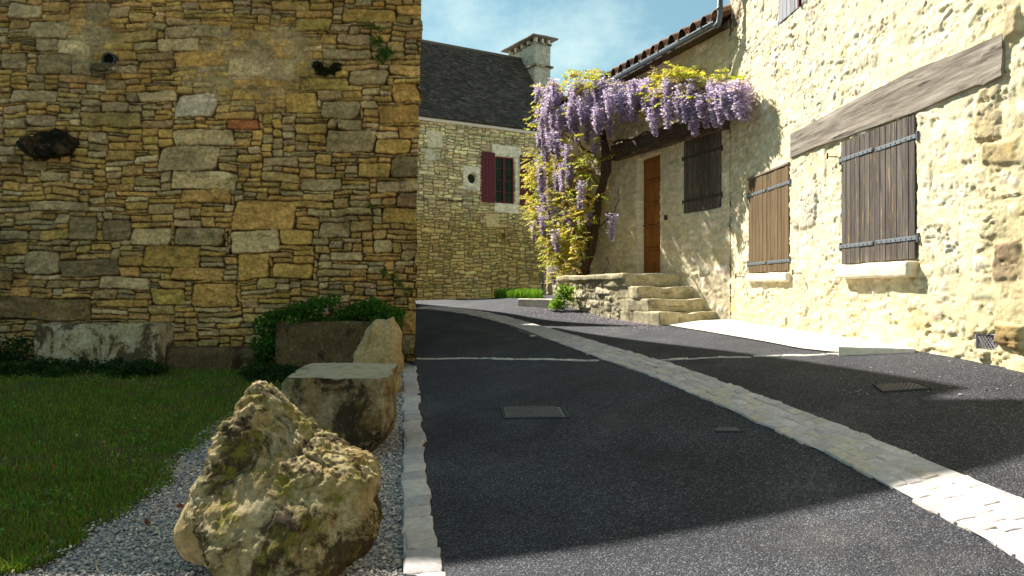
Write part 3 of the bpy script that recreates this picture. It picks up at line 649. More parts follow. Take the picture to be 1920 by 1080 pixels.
# ---- far house
WF = Wall((-3.18 * 29 / 27, 29.0), (1.69, 1.0), (0.51, -0.86))
far = empty('far_house', (-1, 28.5, 1.0), 'distant stone house with steep brown tiled roof and dark red shutters', 'house')
def fr(x0, y0, x1, y1, **k):
    a, b = WF.px(x0, y1), WF.px(x1, y0); return (a[0], b[0], a[1], b[1])
e1 = WF.px(900, 235)[1]; EAVE = WF.px(850, 229)[1]
print('far eave', EAVE, WF.px(1000, 248), 'window', fr(928, 291, 966, 381))
DRS = (0.85, 0.76, 0.55)
wx = fr(929, 296, 965, 380)
flats = []
def fl(x0, y0, x1, y1, c=DRS, h=0.012): a = fr(x0, y0, x1, y1); flats.append((a[0], a[1], a[2], a[3], h, c, 0.03))
fl(922, 276, 978, 296); fl(927, 380, 973, 398); fl(966, 296, 976, 325); fl(966, 326, 976, 352); fl(966, 353, 976, 380); fl(920, 296, 929, 340); fl(920, 341, 929, 380)
fl(868, 313, 901, 356, (0.85, 0.76, 0.55), 0.02); fl(911, 401, 936, 426, (0.66, 0.52, 0.25)); fl(801, 246, 830, 275, (.72, .65, .42), 0.0); fl(797, 280, 818, 300, (.68, .62, .44), 0.0)
oc = WF.px(886, 334)
hole = fr(939, 438, 946, 447); h2 = fr(853, 243, 860, 250); h3 = fr(962, 262, 968, 270)
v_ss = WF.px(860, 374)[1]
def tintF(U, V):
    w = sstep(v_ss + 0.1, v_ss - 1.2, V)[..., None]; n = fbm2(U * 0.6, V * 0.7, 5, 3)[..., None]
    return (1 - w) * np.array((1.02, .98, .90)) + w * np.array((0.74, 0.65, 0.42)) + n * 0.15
PF = ((0.80, 0.68, 0.38), (0.72, 0.62, 0.36), (0.84, 0.72, 0.42), (0.66, 0.58, 0.36), (0.76, 0.66, 0.44))
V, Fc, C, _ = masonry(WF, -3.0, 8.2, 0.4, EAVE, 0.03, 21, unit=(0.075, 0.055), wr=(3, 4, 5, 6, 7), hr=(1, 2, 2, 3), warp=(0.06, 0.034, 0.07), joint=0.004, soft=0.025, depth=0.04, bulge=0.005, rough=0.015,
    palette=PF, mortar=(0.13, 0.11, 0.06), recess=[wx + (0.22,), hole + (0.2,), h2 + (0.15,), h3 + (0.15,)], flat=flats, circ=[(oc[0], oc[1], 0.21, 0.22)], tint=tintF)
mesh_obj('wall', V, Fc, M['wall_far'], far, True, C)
cF = WF.P(np.array([-3.0, 8.2, 8.2, -3.0]), 0, np.array([-0.3, -0.3, -6.0, -6.0]))
V, Fc = prism(cF[:, :2].tolist(), 0.2, EAVE); mesh_obj('rear_walls', V, Fc, M['render'], far)
# string course ledge on the left
a = fr(795, 372, 868, 378); V, Fc = rbox((a[1] - a[0] + 1.0, 0.10, 0.07), 0.02, 20, 0.01, 4, 3)
mesh_obj('ledge', place(V, WF.P((a[0] + a[1]) / 2 - 0.5, (a[2] + a[3]) / 2, 0.03), math.atan2(1.0, 1.69)), Fc, M['rock_block'], far, True)
# cornice under the eave
V, Fc = rbox((11.2, 0.16, 0.12), 0.02, 60, 0.01, 2, 5); mesh_obj('cornice', place(V, WF.P(2.6, EAVE - 0.02, 0.05), math.atan2(1.0, 1.69)), Fc, M['kerbpale'], far, True)
# window
def wbox(wall, u0, u1, v0, v1, o0, o1, r=0.004, seg=3):
    V, Fc = rbox((u1 - u0, abs(o1 - o0), v1 - v0), r, seg)
    ang = math.atan2(wall.D[1], wall.D[0]); return place(V, wall.P((u0 + u1) / 2, (v0 + v1) / 2, (o0 + o1) / 2), ang), Fc
win = empty('window', (0, 0, 0)); win.parent = far; WLOC[win.name] = WLOC[far.name] * 1.0; 
mb = MB(); a0, a1, b0, b1 = wx; um = (a0 + a1) / 2
for (p, q, r_, s) in ((a0, a0 + .06, b0, b1), (a1 - .06, a1, b0, b1), (um - .05, um + .05, b0, b1), (a0 + .06, um - .05, b0, b0 + .07), (um + .05, a1 - .06, b0, b0 + .07), (a0 + .06, um - .05, b1 - .06, b1), (um + .05, a1 - .06, b1 - .06, b1)):
    mb.add(*wbox(WF, p, q, r_, s, -0.16, -0.09))
for k in range(1, 4):
    vz = b0 + (b1 - b0) * k / 4; mb.add(*wbox(WF, a0 + .06, um - .05, vz - .015, vz + .015, -0.15, -0.11)); mb.add(*wbox(WF, um + .05, a1 - .06, vz - .015, vz + .015, -0.15, -0.11))
mb.obj('window_frame', M['red'], win)
mesh_obj('pane', WF.P(np.array([a0, a1, a1, a0]), np.array([b0, b0, b1, b1]), -0.135), [(0, 1, 2, 3)], M['glass'], win)
mesh_obj('round_window', WF.P(oc[0] + 0.22 * np.cos(th), oc[1] + 0.22 * np.sin(th), -0.19), [tuple(range(24))], M['glass'], far)
def far_shutter(x0, x1, y0, y1):
    a = fr(x0, y0, x1, y1); mb = MB(); n = 4; w = (a[1] - a[0]) / n
    for k in range(n): mb.add(*wbox(WF, a[0] + k * w + .004, a[0] + (k + 1) * w - .004, a[2], a[3], 0.05, 0.085))
    for q in (0.12, 0.88): vz = a[2] + (a[3] - a[2]) * q; mb.add(*wbox(WF, a[0] + .01, a[1] - .01, vz - .05, vz + .05, 0.085, 0.105))
    mb.obj('shutter', M['red'], far)
far_shutter(902, 927, 287, 379); far_shutter(974, 1001, 294, 386)
# roof of thin stone tiles
RD = 3.2
rp = lambda u, t: WF.P(u, EAVE + 0.06 + t * RISE, -(-0.18 + t * (RD + 0.18)))
ur, vr_ = WF.px(795, 79, -RD); RISE = vr_ - EAVE - 0.06
u_end, _v = WF.px(1006, 120, -RD)
print('rise', RISE, 'ridge end', u_end, _v)
U0 = -3.2; rowsN = 40; Vs = []; Fs = []; Cs = []; base = 0; nr = np.random.RandomState(4)
slope_len = math.hypot(RD, RISE); nv = np.array([0, 0, 1.0]) * (RD / slope_len) + np.array([WF.N[0], WF.N[1], 0]) * (RISE / slope_len)
u_right = 8.4
for r in range(rowsN):
    t0 = r / rowsN; t1 = min(1.0, (r + 1.6) / rowsN); u = U0 + nr.uniform(0, 0.2); ue = u_right + (u_end - u_right) * t0
    while u < ue:
        w = nr.uniform(0.14, 0.26); off = nr.uniform(0.0, 0.012); tb = t0 + nr.uniform(-0.006, 0.006)
        q = np.array([rp(u + 0.006, tb), rp(min(u + w, ue) - 0.006, tb), rp(min(u + w, ue) - 0.006, t1), rp(u + 0.006, t1)])
        top = q + nv * np.array([[0.045 + off], [0.045 + off], [0.004], [0.004]]); bot = q + nv * np.array([[0.01], [0.01], [-0.02], [-0.02]])
        Vs.append(np.vstack([bot, top])); Fs += [(base + 4, base + 5, base + 6, base + 7), (base, base + 1, base + 5, base + 4), (base + 1, base + 2, base + 6, base + 5), (base + 3, base, base + 4, base + 7)]
        base += 8; c = np.array([(0.105, 0.085, 0.068), (0.085, 0.068, 0.055), (0.125, 0.105, 0.085), (0.07, 0.06, 0.052)][nr.randint(4)]) * nr.uniform(0.75, 1.2); Cs.append(np.tile(c, (8, 1))); u += w
mesh_obj('roof', np.concatenate(Vs), Fs, M['rooftile'], far, False, np.concatenate(Cs))
# back slope, hip and underlay
back = [rp(U0, 0), rp(u_right, 0), rp(u_end, 1), rp(U0, 1), WF.P(U0, EAVE, -2 * RD), WF.P(u_right, EAVE, -2 * RD)]
back = np.array(back) - np.array([0, 0, 0.03])
mesh_obj('roof_underside', back, [(0, 1, 2, 3), (1, 5, 2), (5, 4, 3, 2), (4, 0, 3)], M['rooftile'], far, col=np.tile((.1, .08, .065), (6, 1)))
V, Fc = tube([rp(U0, 1.0) + [0, 0, .03], rp(u_end, 1.0) + [0, 0, .03]], 0.09, 10); mesh_obj('ridge', V, Fc, M['rooftile'], far, True, np.tile((.13, .115, .09), (len(V), 1)))
# chimney
ch_d = 2.0; cu, _ = WF.px(1003, 120, -ch_d)
def chb(u0, u1, d0, d1, z0, z1, r=0.01, disp=0.0, seed=1):
    V, Fc = rbox((u1 - u0, d1 - d0, z1 - z0), r, 10, disp, 3, seed)
    return place(V, WF.P((u0 + u1) / 2, (z0 + z1) / 2, -(d0 + d1) / 2), math.atan2(1.0, 1.69)), Fc
zt = WF.px(1003, 80, -ch_d)[1]; zc = WF.px(1003, 60, -ch_d)[1]; zl = WF.px(1003, 121, -ch_d)[1]; zb = EAVE + 1.0
print('chimney z', zb, zl, zt, zc)
cw = 0.86; cd = 2.4
chim = empty('chimney', (0, 0, 0)); chim.parent = far; WLOC[chim.name] = WLOC[far.name] * 1.0
V, Fc = chb(cu, cu + cw, ch_d, ch_d + cd, zb, zt, 0.03, 0.03, 3); mesh_obj('stack', V, Fc, M['wall_far'], chim, True, np.tile((.50, .46, .36), (len(V), 1)) * (1 + .25 * fbm3(V[:, 0] * 3, V[:, 1] * 3, V[:, 2] * 5, 4, 3))[:, None])
V, Fc = chb(cu - .1, cu + cw + .1, ch_d - .1, ch_d + cd + .1, zl - .05, zl + .04, 0.02, 0.02, 5); mesh_obj('drip_ledge', V, Fc, M['rock_block'], chim, True)
V, Fc = chb(cu - .06, cu + cw + .06, ch_d - .06, ch_d + cd + .06, zt + .0015, zt + .08, 0.02, 0.015, 6); mesh_obj('rim', V, Fc, M['rock_block'], chim, True)
mb = MB(); nn = 0
for q in np.linspace(0.07, cd - .07, 5):
    for uu in (0.08, cw - 0.08):
        V, Fc = chb(cu + uu - .07, cu + uu + .07, ch_d + q - .08, ch_d + q + .08, zt + .075, zt + .27, 0.01); mesh_obj('pillar', V, Fc, M['kerbpale'], chim)
for uu in (cw / 2,):
    for q in (0.07, cd - 0.07): V, Fc = chb(cu + uu - .06, cu + uu + .06, ch_d + q - .08, ch_d + q + .08, zt + .075, zt + .27, 0.01); mesh_obj('pillar', V, Fc, M['kerbpale'], chim)
mb = MB()
for k in range(5):
    s = 0.26 - 0.17 * k; zk = zt + .265 + .06 * k
    if cw / 2 + s < 0.03: s = -cw / 2 + 0.05
    V, Fc = chb(cu - s, cu + cw + s, ch_d - s, ch_d + cd + s, zk, zk + .066, 0.01, 0.02, 7 + k); mb.add(V, Fc, (.22, .19, .15))
cp = mb.obj('cap', M['rooftile'], chim, True, True)

# ---- right stone house
WR = Wall((4.8 - .057 * 13.7, 13.7), (0.057, -1.0), (-1.0, -0.057))     # u grows towards the camera
WD = Wall((4.8 - .057 * 13.7, 13.7), (-0.379, 1.0), (-1.0, -0.379))     # door wing, u grows away
house = empty('stone_house', (4.5, 12, 1.0), 'sunlit cream rubble stone house with brown plank shutters and a long oak lintel', 'house')
def rrect(W, x0, y0, x1, y1, off=0.0):
    """pixel rectangle given by its two opposite corners on wall W"""
    a = W.px(x0, y0, off); b = W.px(x1, y1, off); return (min(a[0], b[0]), max(a[0], b[0]), min(a[1], b[1]), max(a[1], b[1]))
S3 = (WR.px(1580, 300)[0], WR.px(1719, 300)[0], 1.925, 3.50)
S2 = (WR.px(1405, 400)[0], WR.px(1481, 400)[0], 1.885, 3.50)
UPZ = WR.px(1470, 37)[1]
S1 = (WR.px(1462, 10)[0], WR.px(1501, 10)[0], UPZ - 0.02, 7.0)
VG = (WR.px(1830, 640)[0], WR.px(1866, 640)[0], 1.05, 1.19)
BM = (WR.px(1486, 270)[0], WR.px(1886, 100)[0], 3.55, 3.93)
print('S3', S3, 'S2', S2, 'S1', S1, 'VG', VG, 'BM', BM)
STN = (0.76, 0.69, 0.54); STN2 = (0.74, 0.65, 0.46); MOR = (0.73, 0.64, 0.43)
landR = []
for (x0, y0, x1, y1, c, p) in ((1833, 175, 1880, 250, (.50, .42, .27), .02), (1837, 262, 1905, 300, (.46, .38, .23), .03), (1838, 305, 1905, 380, (.50, .42, .27), .03), (1880, 20, 1918, 60, (.5, .42, .28), .03), (1868, 440, 1915, 530, (.42, .34, .24), .02), (1868, 600, 1915, 655, (.34, .25, .13), .04),
        (1362, 10, 1390, 36, (.22, .16, .10), -.01), (1720, 300, 1745, 440, (.66, .60, .46), .0), (1842, 665, 1866, 690, (.5, .42, .3), .05), (1485, 310, 1530, 420, (.62, .55, .42), .0), (1545, 280, 1575, 330, (.40, .30, .15), -0.02), (1555, 330, 1577, 400, (.48, .36, .18), -0.01)):
    a = rrect(WR, x0, y0, x1, y1); landR.append(a + ({'c': np.array(c), 'p': p},))
def mfR(U, V): return np.clip(0.92 + 0.3 * fbm2(U * 1.1, V * 1.1, 41, 3), 0, 1)
def tintR(U, V):
    w = sstep(2.3, 1.1, V)[..., None] * (0.6 + 0.6 * fbm2(U * 1.2, V * 1.6, 3, 3)[..., None]); w = np.clip(w, 0, 1) * 0.75
    w2 = np.clip(sstep(6.3, 7.0, U) * (.75 + .8 * fbm2(U * 1.5, V * 1.5, 8, 3)), 0, 1)[..., None] * .8
    return ((1 - w) + w * np.array((0.86, 0.77, 0.52))) * ((1 - w2) + w2 * np.array((.78, .70, .55)))
recR = [S3 + (0.035,), S2 + (0.035,), (S1[0], S1[1], S1[2], S1[3], 0.05), VG + (0.12,), (BM[0] + .02, BM[1] - .02, BM[2] + .03, BM[3] - .03, 0.03)]
UMAX = 8.4
V, Fc, C, infR = masonry(WR, -0.02, UMAX, 0.62, 7.3, 0.0165, 33, unit=(0.06, 0.05), wr=(3, 4, 5, 6, 8), hr=(1, 2, 3, 3, 4), land=landR, warp=(0.12, 0.05), joint=0.002, soft=0.05, depth=0.010, bulge=0.006, rough=0.014, flake=0.0045, crease=0.030,
    palette=(STN, STN2, (0.78, 0.72, 0.58), (0.76, 0.66, 0.45)), mortar=MOR, mortar_fill=mfR, recess=recR, tint=tintR, rnd=0.007, rsc=1.0, base_flare=0.07)
mesh_obj('front_wall', V, Fc, M['wall_right'], house, True, C)
V, Fc, C, _ = masonry(WR, UMAX, 16, 0.3, 7.3, 0.06, 34, unit=(0.1, 0.08), palette=(STN, STN2), mortar=MOR, joint=0.01, rough=0.03)
mesh_obj('near_wall', V, Fc, M['wall_right'], house, True, C)
dleft = WD.px(1196, 400)[0]; dright = WD.px(1237, 400)[0]
DB = WD.px(1215, 510)[1]; DT = WD.px(1215, 300)[1]
SD = (WD.px(1352, 330)[0], WD.px(1283, 330)[0], WD.px(1317, 394)[1], WD.px(1317, 256)[1])
ULEN = WD.px(1023, 500)[0]
EZ = WD.px(1250, 97, 0.28)[1]
BD = (0.0 - 0.02, WD.px(1163, 290)[0], WD.px(1300, 262)[1] - 0.02, WD.px(1300, 262)[1] + 0.42)
print('door', dright, dleft, DB, DT, 'SD', SD, 'ULEN', ULEN, 'EZ', EZ, 'BD', BD)
landD = []
for (x0, y0, x1, y1) in ((1240, 310, 1278, 380), (1240, 390, 1278, 470), (1165, 310, 1194, 360), (1165, 365, 1194, 430), (1165, 435, 1194, 505), (1090, 200, 1150, 250), (1080, 260, 1140, 300)):
    a = rrect(WD, x0, y0, x1, y1); landD.append(a + ({'c': np.array((.58, .50, .34))},))
V, Fc, C, _ = masonry(WD, 0.02, ULEN, 0.85, EZ + 0.12, 0.028, 35, unit=(0.07, 0.06), wr=(2, 3, 4, 5, 6, 7), hr=(1, 2, 2, 3, 4), land=landD, warp=(0.08, 0.03), joint=0.003, soft=0.06, depth=0.012, bulge=0.008, rough=0.018, flake=0.005, crease=0.014,
    palette=(STN, STN2, (0.70, 0.62, 0.46)), mortar=(.68, .58, .39), mortar_fill=mfR, recess=[(dright, dleft, DB - .05, DT + .1, 0.24), SD + (0.04,)], rnd=0.012)
mesh_obj('wing_wall', V, Fc, M['wall_right'], house, True, C)
# solid bodies behind
a = WR.P(np.array([0.0, 16.0]), 0, -0.3); poly = [tuple(a[0, :2]), tuple(a[1, :2]), (11.5, -2.3), (11.5, 13.8), (4.6, 13.75)]
V, Fc = prism([tuple(a[1, :2]), (11.5, -2.3), (11.5, 13.6), tuple(a[0, :2] + [0, -.1])], 0.0, 7.3); mesh_obj('rear_walls', V, Fc, M['render'], house)
b = WD.P(np.array([0.05, ULEN]), 0, -0.4); c = WD.P(np.array([0.05, ULEN]), 0, -6.0)
V, Fc = prism([tuple(b[0, :2]), tuple(c[0, :2]), tuple(c[1, :2]), tuple(b[1, :2])], 0.5, EZ - 0.1); mesh_obj('wing_rear_walls', V, Fc, M['render'], house)
g = WD.P(np.array([ULEN - .001] * 4), np.array([0.8, 0.8, EZ + .1, EZ + .1]), np.array([0.02, -0.41, -0.41, 0.02])); mesh_obj('wing_end_wall', g, [(0, 1, 2, 3)], M['render'], house)
V, Fc = prism([tuple(x) for x in (WR.P(0, 0, 0.45)[:2], WR.P(16, 0, 0.45)[:2], (11.7, -2.5), (11.7, 13.8), )], 7.302, 7.5); mesh_obj('main_roof_edge', V, Fc, M['canal'], house, col=np.tile((.25, .14, .09), (8, 1)))
V = [(*WR.P(0, 0, 0.45)[:2], 7.501), (*WR.P(16, 0, 0.45)[:2], 7.501), (11.7, -2.5, 7.501), (11.7, 13.8, 7.501), (7.8, 13.7, 8.9), (8.5, -2.4, 8.9)]
mesh_obj('main_roof', V, [(0, 1, 5, 4), (2, 3, 4, 5), (3, 0, 4), (1, 2, 5)], M['canal'], house, col=np.tile((.25, .14, .09), (6, 1)))

def plank_leaf(W, u0, u1, v0, v1, o, n, mat, parent, seed, name='shutter', th_=0.035, straps=(), strapmat=None, hinge='both', skew=0.0, shade=(0.75, 1.2)):
    rng = random.Random(seed); mb = MB(); w = (u1 - u0) / n
    for k in range(n):
        V, Fc = wbox(W, u0 + k * w + .0035, u0 + (k + 1) * w - .0035, v0 + rng.uniform(0, .006), v1, o, o + th_ + rng.uniform(-.003, .003), 0.004, 4)
        mb.add(V, Fc, np.array((1, 1, 1)) * rng.uniform(*shade))
    sh = mb.obj(name, mat, parent, False, True)
    for v in straps:
        m2 = MB(); m2.add(*wbox(W, u0 + (0.03 if hinge == 'hi' else -0.035), u1 + (-0.03 if hinge == 'lo' else 0.035), v - .022, v + .022, o + th_ + .001, o + th_ + .010, .002))
        for q in np.linspace(u0 + .05, u1 - .05, max(4, int((u1 - u0) / .09))):
            m2.add(*wbox(W, q - .008, q + .008, v - .008, v + .008, o + th_ + .010, o + th_ + .017, .003, 2))
        hu = u0 - .045 if hinge == 'lo' else u1 + .045
        V, Fc = tube([W.P(hu, v - .05, o + th_ - .005), W.P(hu, v + .05, o + th_ - .005)], .016, 8); m2.add(V, Fc)
        V, Fc = tube([W.P(hu, v - .045, -0.03), W.P(hu, v - .045, o + th_)], .010, 6); m2.add(V, Fc)
        m2.obj('strap_hinge', strapmat or M['iron'], sh)
    return sh
# big double shutter: u grows towards the camera = to the right in the picture
um3 = WR.px(1643, 300)[0]
z_up_l = WR.px(1610, 290)[1]; z_up_r = WR.px(1683, 268)[1]; z_lo_l = WR.px(1610, 459)[1]; z_lo_r = WR.px(1683, 450)[1]
print('strap z', z_up_l, z_up_r, z_lo_l, z_lo_r)
plank_leaf(WR, S3[0] + .005, um3 - .006, 1.94, 3.50, -0.02, 7, M['shutter'], house, 1, straps=(z_up_l, z_lo_l), hinge='lo')
plank_leaf(WR, um3 + .006, S3[1] - .005, 1.94, 3.50, -0.015, 7, M['shutter'], house, 2, straps=(z_up_r, z_lo_r), hinge='hi')
um2 = (S2[0] + S2[1]) / 2 - 0.02
z2u = WR.px(1442, 355)[1]; z2l = WR.px(1442, 492)[1]
plank_leaf(WR, S2[0] + .005, um2 - .004, 1.90, 3.49, -0.02, 5, M['shutter_tan'], house, 3, straps=(z2u, z2l), hinge='lo', shade=(.85, 1.12))
plank_leaf(WR, um2 + .004, S2[1] - .005, 1.90, 3.49, -0.02, 6, M['shutter_tan'], house, 4, straps=(z2u, z2l), hinge='hi', shade=(.85, 1.12))
V, Fc = wbox(WR, S2[0] - .03, S2[1] + .02, 3.495, 3.53, -.03, .03); mesh_obj('shutter_head', V, Fc, M['beam'], house, col=np.ones((len(V), 3)))
plank_leaf(WR, S1[0] + .01, S1[1], S1[2] + .01, 6.95, -0.02, 5, M['shutter_grey'], house, 5, shade=(.9, 1.1))
V, Fc = wbox(WR, S1[1] + .005, S1[1] + .05, S1[2], 6.95, -.03, .045); mesh_obj('shutter_stile', V, Fc, M['red'], house)
plank_leaf(WR, S1[1] + .06, WR.px(1520, 10)[0], S1[2] + .01, 6.95, -0.02, 3, M['shutter_grey'], house, 6, shade=(.9, 1.1))
# window in the wing's shade
plank_leaf(WD, SD[0] + .005, (SD[0] + SD[1]) / 2, SD[2], SD[3] + .2, -0.02, 4, M['shutter'], house, 7, straps=(WD.px(1320, 287)[1], WD.px(1320, 371)[1]), strapmat=M['iron_dark'], hinge='lo')
plank_leaf(WD, (SD[0] + SD[1]) / 2 + .01, SD[1] - .005, SD[2], SD[3] + .2, -0.02, 4, M['shutter'], house, 8, straps=(WD.px(1320, 287)[1], WD.px(1320, 371)[1]), strapmat=M['iron_dark'], hinge='hi')
# oak lintel over the double shutter
def beam(W, u0, u1, n, zlo, zhi, o0, o1, mat, seed, name, parent):
    us = np.linspace(u0, u1, n); V = []
    per = 28
    for i, u in enumerate(us):
        t = i / (n - 1); a = zlo(t); b = zhi(t); ring = []
        for k in range(per):
            s = k / per * 4; e = int(s); f = s - e
            if e == 0: p = (a + (b - a) * f, o1)
            elif e == 1: p = (b, o1 + (o0 - o1) * f)
            elif e == 2: p = (b + (a - b) * f, o0)
            else: p = (a, o0 + (o1 - o0) * f)
            ring.append(p)
        ring = np.array(ring); c0 = ring.mean(0); ring = c0 + (ring - c0) * np.where(np.abs(np.arange(per) % 7) < 1, 0.965, 1.0)[:, None]
        V.append(W.P(np.full(per, u), ring[:, 0], ring[:, 1]))
    V = np.concatenate(V)
    dn = np.stack([fbm3(V[:, 0] * 3, V[:, 1] * 1.0, V[:, 2] * 22, seed, 3), fbm3(V[:, 0] * 3, V[:, 1] * 1.0, V[:, 2] * 22, seed, 3) * 0, fbm3(V[:, 0] * 2, V[:, 1] * 1.2, V[:, 2] * 4, seed + 5, 3)], -1)
    V = V + dn * np.array([0.018, 0, 0.02])
    Fc = []
    for i in range(n - 1):
        for k in range(per): Fc.append((i * per + k, i * per + (k + 1) % per, (i + 1) * per + (k + 1) % per, (i + 1) * per + k))
    Fc.append(tuple(range(per))[::-1]); Fc.append(tuple((n - 1) * per + k for k in range(per)))
    return mesh_obj(name, V, Fc, mat, parent, False, np.ones((len(V), 3)))
bt = lambda x: (WR.px(x, 0)[0] - BM[0]) / (BM[1] - BM[0])
BZ = [(0.0, WR.px(1487, 296)[1]), (bt(1531), WR.px(1531, 277)[1]), (bt(1581), WR.px(1581, 262)[1]), (bt(1712), WR.px(1712, 214)[1]), (0.93, WR.px(1833, 161)[1]), (0.94, WR.px(1837, 166)[1]), (1.0, WR.px(1885, 142)[1])]
TZ = [(0.0, WR.px(1487, 250)[1]), (bt(1608), WR.px(1608, 185)[1]), (bt(1710), WR.px(1710, 133)[1]), (bt(1836), WR.px(1836, 84)[1]), (1.0, WR.px(1884, 62)[1])]
print('BZ', BZ, 'TZ', TZ)
beam(WR, BM[0], BM[1], 90, lambda t: np.interp(t, *zip(*BZ)), lambda t: np.interp(t, *zip(*TZ)), -0.12, 0.035, M['beam'], 3, 'oak_lintel', house)
beam(WD, 0.03, BD[1] + 0.15, 50, lambda t: BD[2] + 0.10 * t, lambda t: BD[3] + 0.02 * t, -0.1, 0.16, M['beam_dark'], 6, 'door_lintel', house)
# sills
def sill(W, u0, u1, v0, v1, o, seed, mat, name='window_sill', disp=0.02):
    V, Fc = rbox((u1 - u0, o + 0.12, v1 - v0), 0.03, 16, disp, 4, seed, 3)
    mesh_obj(name, place(V, W.P((u0 + u1) / 2, (v0 + v1) / 2, (o - 0.12) / 2), math.atan2(W.D[1], W.D[0])), Fc, mat, house, True, np.tile(STN, (len(V), 1)))
sill(WR, S3[0] + .02, S3[1] + .03, 1.75, 1.92, 0.13, 4, M['wall_right'])
sill(WR, S2[0] + .0, S2[1] + .03, 1.74, 1.88, 0.08, 5, M['wall_right'])
# vent grille
mb = MB(); c0, c1, d0, d1 = VG
for k in range(6):
    for sg in (-1, 1):
        uu = c0 + (c1 - c0) * (k + .5) / 6
        V, Fc = tube([W_ for W_ in (WR.P(np.clip(uu - sg * .07, c0, c1), d0 + (0.0), -.015), WR.P(np.clip(uu + sg * .07, c0, c1), d1, -.015))], 0.004, 5); mb.add(V, Fc)
for (p, q, r_, s) in ((c0 - .01, c1 + .01, d0 - .012, d0), (c0 - .01, c1 + .01, d1, d1 + .012), (c0 - .012, c0, d0, d1), (c1, c1 + .012, d0, d1)): mb.add(*wbox(WR, p, q, r_, s, -.04, 0.0))
mb.obj('vent_grille', mat_simple('pale_grille_paint', (.30, .28, .30), .6), house)
mesh_obj('vent_shade_sheet', WR.P(np.array([c0, c1, c1, c0]), np.array([d0, d0, d1, d1]), -0.1), [(0, 1, 2, 3)], M['hole_shade'], house)  # flat dark sheet gives the shade behind the grille as colour
# shutter holdbacks
for (x, y) in ((1393, 519), (1503, 512), (1570, 294)):
    u, v = WR.px(x, y); m2 = MB(); m2.add(*tube([WR.P(u, v, -.03), WR.P(u, v, .13)], .008, 6)); m2.add(*tube([WR.P(u, v - .03, .13), WR.P(u, v + .05, .13)], .010, 6)); m2.obj('shutter_hook', M['iron_dark'], house)
# door
mb = MB()
u0, u1 = dright + .0, dleft - .0; fo = -0.17
nrow = 5
for k in range(nrow):
    za = DB + (DT + .05 - DB) * k / nrow; zb_ = DB + (DT + .05 - DB) * (k + 1) / nrow
    mb.add(*wbox(WD, u0 + .10, u1 - .10, za + .06, zb_ - .04, fo - .02, fo + .008, .006), (1, 1, 1))
    mb.add(*wbox(WD, u0 + .02, u1 - .02, zb_ - .05, zb_ + .05, fo - .02, fo + .018, .006), (.85, .85, .85))
for (p, q) in ((u0, u0 + .10), (u1 - .10, u1)): mb.add(*wbox(WD, p, q, DB, DT + .1, fo - .02, fo + .02, .004), (.9, .9, .9))
mb.add(*wbox(WD, u0, u1, DB, DB + .2, fo - .02, fo + .019, .006), (.85, .85, .85))
dr = mb.obj('door', M['door'], house, False, True)
V, Fc = tube([WD.P(u1 - .05, DB + 1.05, fo + .02), WD.P(u1 - .05, DB + 1.05, fo + .07), WD.P(u1 - .14, DB + 1.05, fo + .075)], .012, 6); mesh_obj('door_handle', V, Fc, M['iron_dark'], dr, True)
# house bell beside the door
V, Fc = wbox(WD, *(lambda a: (a[0] - .03, a[0] + .03, a[1] - .05, a[1] + .05))(WD.px(1250, 408)), 0, .05); mesh_obj('door_bell', V, Fc, M['iron_dark'], house)
# wing roof: canal tiles, gutter, downpipe
p_l = 0.35; uu = np.arange(-0.0, ULEN + 0.25, 0.0128); rows_ = 13; Vs = []; Fs = []; base = 0; Cs = []; nr = np.random.RandomState(8)
ph = (uu / p_l) % 1.0; arch = np.where(ph < 0.62, np.sqrt(np.maximum(0, 1 - ((ph - 0.31) / 0.31) ** 2)) * 0.12, -0.06 * np.sqrt(np.maximum(0, 1 - ((ph - 0.81) / 0.19) ** 2)))
sl = math.tan(math.radians(24)); tile_i = (uu / p_l).astype(int)
for r in range(rows_):
    jit = nr.uniform(-0.03, 0.03, tile_i.max() + 2)[tile_i]; s0 = r * 0.36 + jit; s1 = (r + 1) * 0.36 + 0.08
    cc = np.array([(0.30, 0.17, 0.10), (0.24, 0.15, 0.10), (0.34, 0.20, 0.13), (0.19, 0.14, 0.11)])[nr.randint(0, 4, tile_i.max() + 2)][tile_i]
    def line(sv, lift): return WD.P(uu, EZ + 0.16 + arch + lift + (sv) * sl, 0.30 - sv)
    L4 = [line(s0, 0.0), line(s0, 0.018), line(np.full_like(uu, s1), 0.0)]
    Vs.append(np.concatenate(L4)); n = len(uu); f = grid_faces(n, 3) + base; Fs.append(f); Cs.append(np.concatenate([cc * .8, cc, cc])); base += 3 * n
mesh_obj('wing_roof', np.concatenate(Vs), np.concatenate(Fs), M['canal'], house, True, np.concatenate(Cs))
V = np.array([WD.P(-.0, EZ + .0, .26), WD.P(ULEN + .2, EZ + .0, .26), WD.P(ULEN + .2, EZ + 4.6 * sl, -4.3), WD.P(-.0, EZ + 4.6 * sl, -4.3), WD.P(-.0, EZ - .03, .26), WD.P(ULEN + .2, EZ - .03, .26), WD.P(ULEN + .2, EZ - .03, -4.3), WD.P(-.0, EZ - .03, -4.3)])
mesh_obj('wing_roof_boards', V, [(0, 1, 2, 3), (0, 4, 5, 1), (1, 5, 6, 2), (4, 7, 6, 5), (2, 6, 7, 3)], M['beam_dark'], house, col=np.ones((8, 3)))
th2 = np.linspace(math.pi, 2 * math.pi, 11); gu = np.array([-0.05, ULEN + .2]); Vg = []
for rad in (0.072, 0.064):
    for u in gu: Vg += [WD.P(u, EZ + .02 + rad * math.sin(t), 0.36 + rad * math.cos(t)) for t in th2]
Fg = []
for j in range(10): Fg += [(j, j + 1, 11 + j + 1, 11 + j), (22 + j, 33 + j, 33 + j + 1, 22 + j + 1)]
